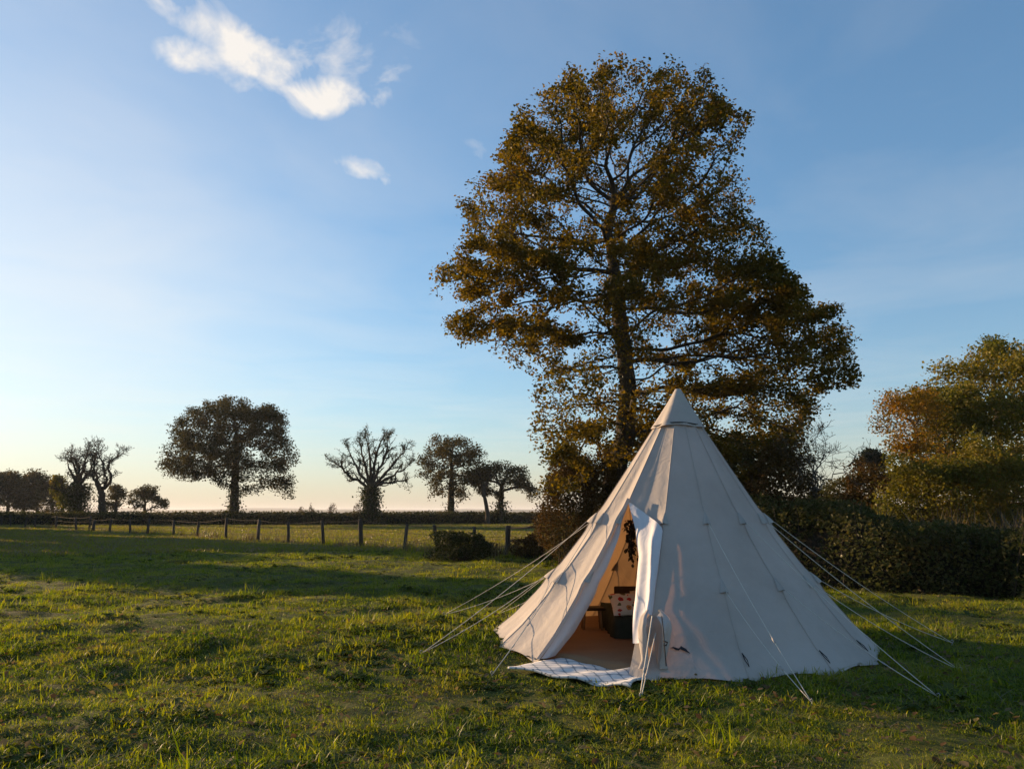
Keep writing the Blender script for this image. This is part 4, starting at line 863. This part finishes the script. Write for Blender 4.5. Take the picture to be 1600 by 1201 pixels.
for q, (px, py, rx) in enumerate([(-12, 752, 20), (12, 748, 22), (37, 755, 19), (58, 747, 20), (82, 762, 16)]):
    tree('wood_tree', ['woodland tree where the far hedge leaves the picture', 'second woodland tree inward of the far wood', 'middle tree of the far wood', 'woodland tree next but one to the ivy stem tree', 'last woodland tree, beside the ivy stem tree'][q], 'tree', 165 + q * 4,
         [(px, 806), (px + 1, 775)], [(px, py, rx, 12), (px - 8, py + 14, rx, 14), (px + 9, py + 19, rx * .9, 14), (px - 3 + q % 3 * 4, py - 8, rx * .5, 6), (px, py + 36, rx * .9, 10)], dh=3.5, n_attr=380, step=.8, r_base=.35, r_tip=.05, n_leaf=6500, leaf=.42, mat=OAKD, spread=.6, group='trees of the far wood')
for q, (px, w) in enumerate([(470, 5), (487, 6), (518, 8), (558, 7)]):
    a = at(px, 800, 97); shrub('hedge_sprig', ['weedy sprigs on the hedge by the round oak', 'low sprigs on the far hedge', 'dense sprigs on the hedge midway to the pollard', 'shoots beside the pollard trunk'][q], 'shrub', (a[0], 97, 0), (w * .08, .5, 1.15 + .12 * (w - 5)), 700, .12, HAWB, n_stem=24)

# right side
tree('maple_tree', 'tall green and gold tree at the edge beyond the hedge', 'tree', 36, [(1570, 830), (1568, 740), (1560, 680), (1556, 640)],
     [(1560, 570, 60, 42), (1500, 590, 48, 40), (1620, 580, 70, 50), (1455, 625, 36, 34), (1530, 640, 66, 44), (1600, 660, 70, 50), (1470, 680, 40, 36), (1540, 710, 60, 40), (1640, 700, 60, 60), (1500, 745, 50, 32), (1600, 750, 60, 34)],
     dh=4.5, n_attr=2000, step=.42, r_base=.24, r_tip=.010, n_leaf=46000, leaf=.14, mat=GRNL, spread=.26, tipcnt=5, clump=1.6, shape=4)
tree('orange_tree', 'orange leaved tree thinning to bare twigs beyond the hedge', 'tree', 31, [(1425, 830), (1424, 760), (1425, 710)],
     [(1410, 650, 34, 30), (1440, 640, 34, 30), (1385, 660, 20, 22), (1455, 680, 32, 30), (1420, 690, 34, 26), (1470, 720, 26, 26), (1400, 630, 26, 18)], dh=2.2, n_attr=1100, step=.26, r_base=.12, r_tip=.007, n_leaf=9000, leaf=.10, mat=ORNL, spread=.2, tipcnt=5, clump=1.2, kill=.22, wob=.2, grav=.08)
tree('golden_tree', 'dull gold and green tree between the orange tree and the tall green one', 'tree', 33, [(1490, 830), (1489, 760), (1490, 710)],
     [(1490, 640, 44, 34), (1470, 670, 44, 34), (1510, 680, 44, 36), (1450, 710, 40, 30), (1500, 730, 50, 32), (1440, 745, 36, 24)], dh=2.4, n_attr=900, step=.32, r_base=.16, r_tip=.008, n_leaf=17000, leaf=.13, mat=GRNL, spread=.22, tipcnt=5, clump=1.4)
tree('scots_pine', 'dark rounded pine crown far behind the bare sapling', 'tree', 62, [(1362, 815), (1363, 745)], [(1362, 710, 14, 9), (1350, 720, 12, 8), (1376, 722, 14, 9), (1358, 738, 22, 10), (1338, 742, 10, 8)], dh=1.5, n_attr=500, step=.3, r_base=.25, r_tip=.015, n_leaf=5000, leaf=.2, mat=PINE, spread=.22, clump=3.)
limb_tree('bare_sapling', 'leafless sapling with upswept twigs beyond the hedge', 20.2, [(1272, 840), (1271, 790), (1270, 760)], .05,
     [[(1270, 760), (1262, 730), (1258, 705)], [(1270, 760), (1271, 720), (1268, 690)], [(1270, 760), (1290, 735), (1310, 712), (1322, 695)], [(1271, 775), (1300, 755), (1325, 735), (1335, 705)], [(1270, 770), (1285, 725), (1292, 690)], [(1271, 780), (1250, 745), (1244, 720)]],
     twig=.38, levels=3, crook=.12, lift=.12, r_tip=.005, bark=BARKG, n_leaf=120, leaf=.05, mat=HAWB, spread=.05, limb_r=.5)

# trees of the lane, out of the picture on the sunny side: their shade lies across the meadow
def lane_tree(label, off, Ls, h, r, seed):
    x, y = .559 * off - .829 * Ls, .829 * off + .559 * Ls; pxc = lambda z: None
    k = F / y; h = h * 1.09
    def P(dx, z):
        w = np.array([x + dx, y, z - CAMH]); f = w[1] * math.cos(PITCH) + w[2] * math.sin(PITCH); u = -w[1] * math.sin(PITCH) + w[2] * math.cos(PITCH); return (CX + F * w[0] / f, CY - F * u / f)
    rp = r * k; bl = []
    for dx, z, s in ((0, h - r * .55, .62), (-.45 * r, h - r * .95, .62), (.45 * r, h - r * .95, .62), (0, h * .5, .85), (-.4 * r, h * .38, .7), (.4 * r, h * .38, .7), (0, h * .22, .8)):
        q = P(dx, z); bl.append((q[0], q[1], rp * s, rp * s * .7))
    tree('lane_tree', label, 'tree', y, [P(0, 0), P(0, h * .2), P(0, h * .45)], bl, dh=r * .45, n_attr=500, step=.6, r_base=.3, r_tip=.02, n_leaf=26000, leaf=.34, mat=HEDL, spread=.45, base_z=0, group='lane trees on the sunny side of the meadow', clump=1.)
lane_tree('bushy lane tree whose shade ends behind the tent', 12.8, 47, 8.9, 3.3, 1)
lane_tree('small lane tree beside the bushy one', 17.6, 62, 7.4, 2.6, 5)
lane_tree('large lane tree shading the meadow before the fence', 24.0, 78, 13.2, 5.6, 2)
lane_tree('lane tree shading the fence corner', 31.0, 98, 11.0, 5.0, 3)
lane_tree('lane tree shading the far hedge', 40.0, 118, 9.0, 5.0, 4)

# one bright leaf lying in the grass
p = ground_at(174, 1092); YL = leafmat('yellow fallen leaf', [(.42, .32, .02), (.5, .4, .03)], .35, .2)
V = np.array([[0, 0, 0], [.035, -.03, .02], [.07, -.034, .03], [.12, 0, .012], [.075, .036, .028], [.035, .03, .018], [.06, 0, .006]]); f = np.array([[0, 1, 6], [1, 2, 6], [2, 3, 6], [3, 4, 6], [4, 5, 6], [5, 0, 6]])
o = mesh_np('fallen_leaf', V, f, YL); o.location = (p[0], p[1], gzf(p[0], p[1]) + .075); o.rotation_euler = (.2, -.25, 2.7); tag(o, 'bright yellow leaf lying alone on the near grass', 'leaf')

# ------------------------------------------------------------ haze: the evening air
m, nt = newmat('evening air'); pv = N(nt, 'ShaderNodeVolumePrincipled'); pv.inputs['Color'].default_value = (.86, .92, 1, 1); pv.inputs['Density'].default_value = HAZE; pv.inputs['Anisotropy'].default_value = .2
o = N(nt, 'ShaderNodeOutputMaterial'); L(nt, pv, 0, o, 'Volume')
V, fs = box_arr((0, 0, 14.5), (14400, 14400, 35)); tag(mesh_np('haze', V, fs, m), 'thin evening haze over the fields', kind='stuff')
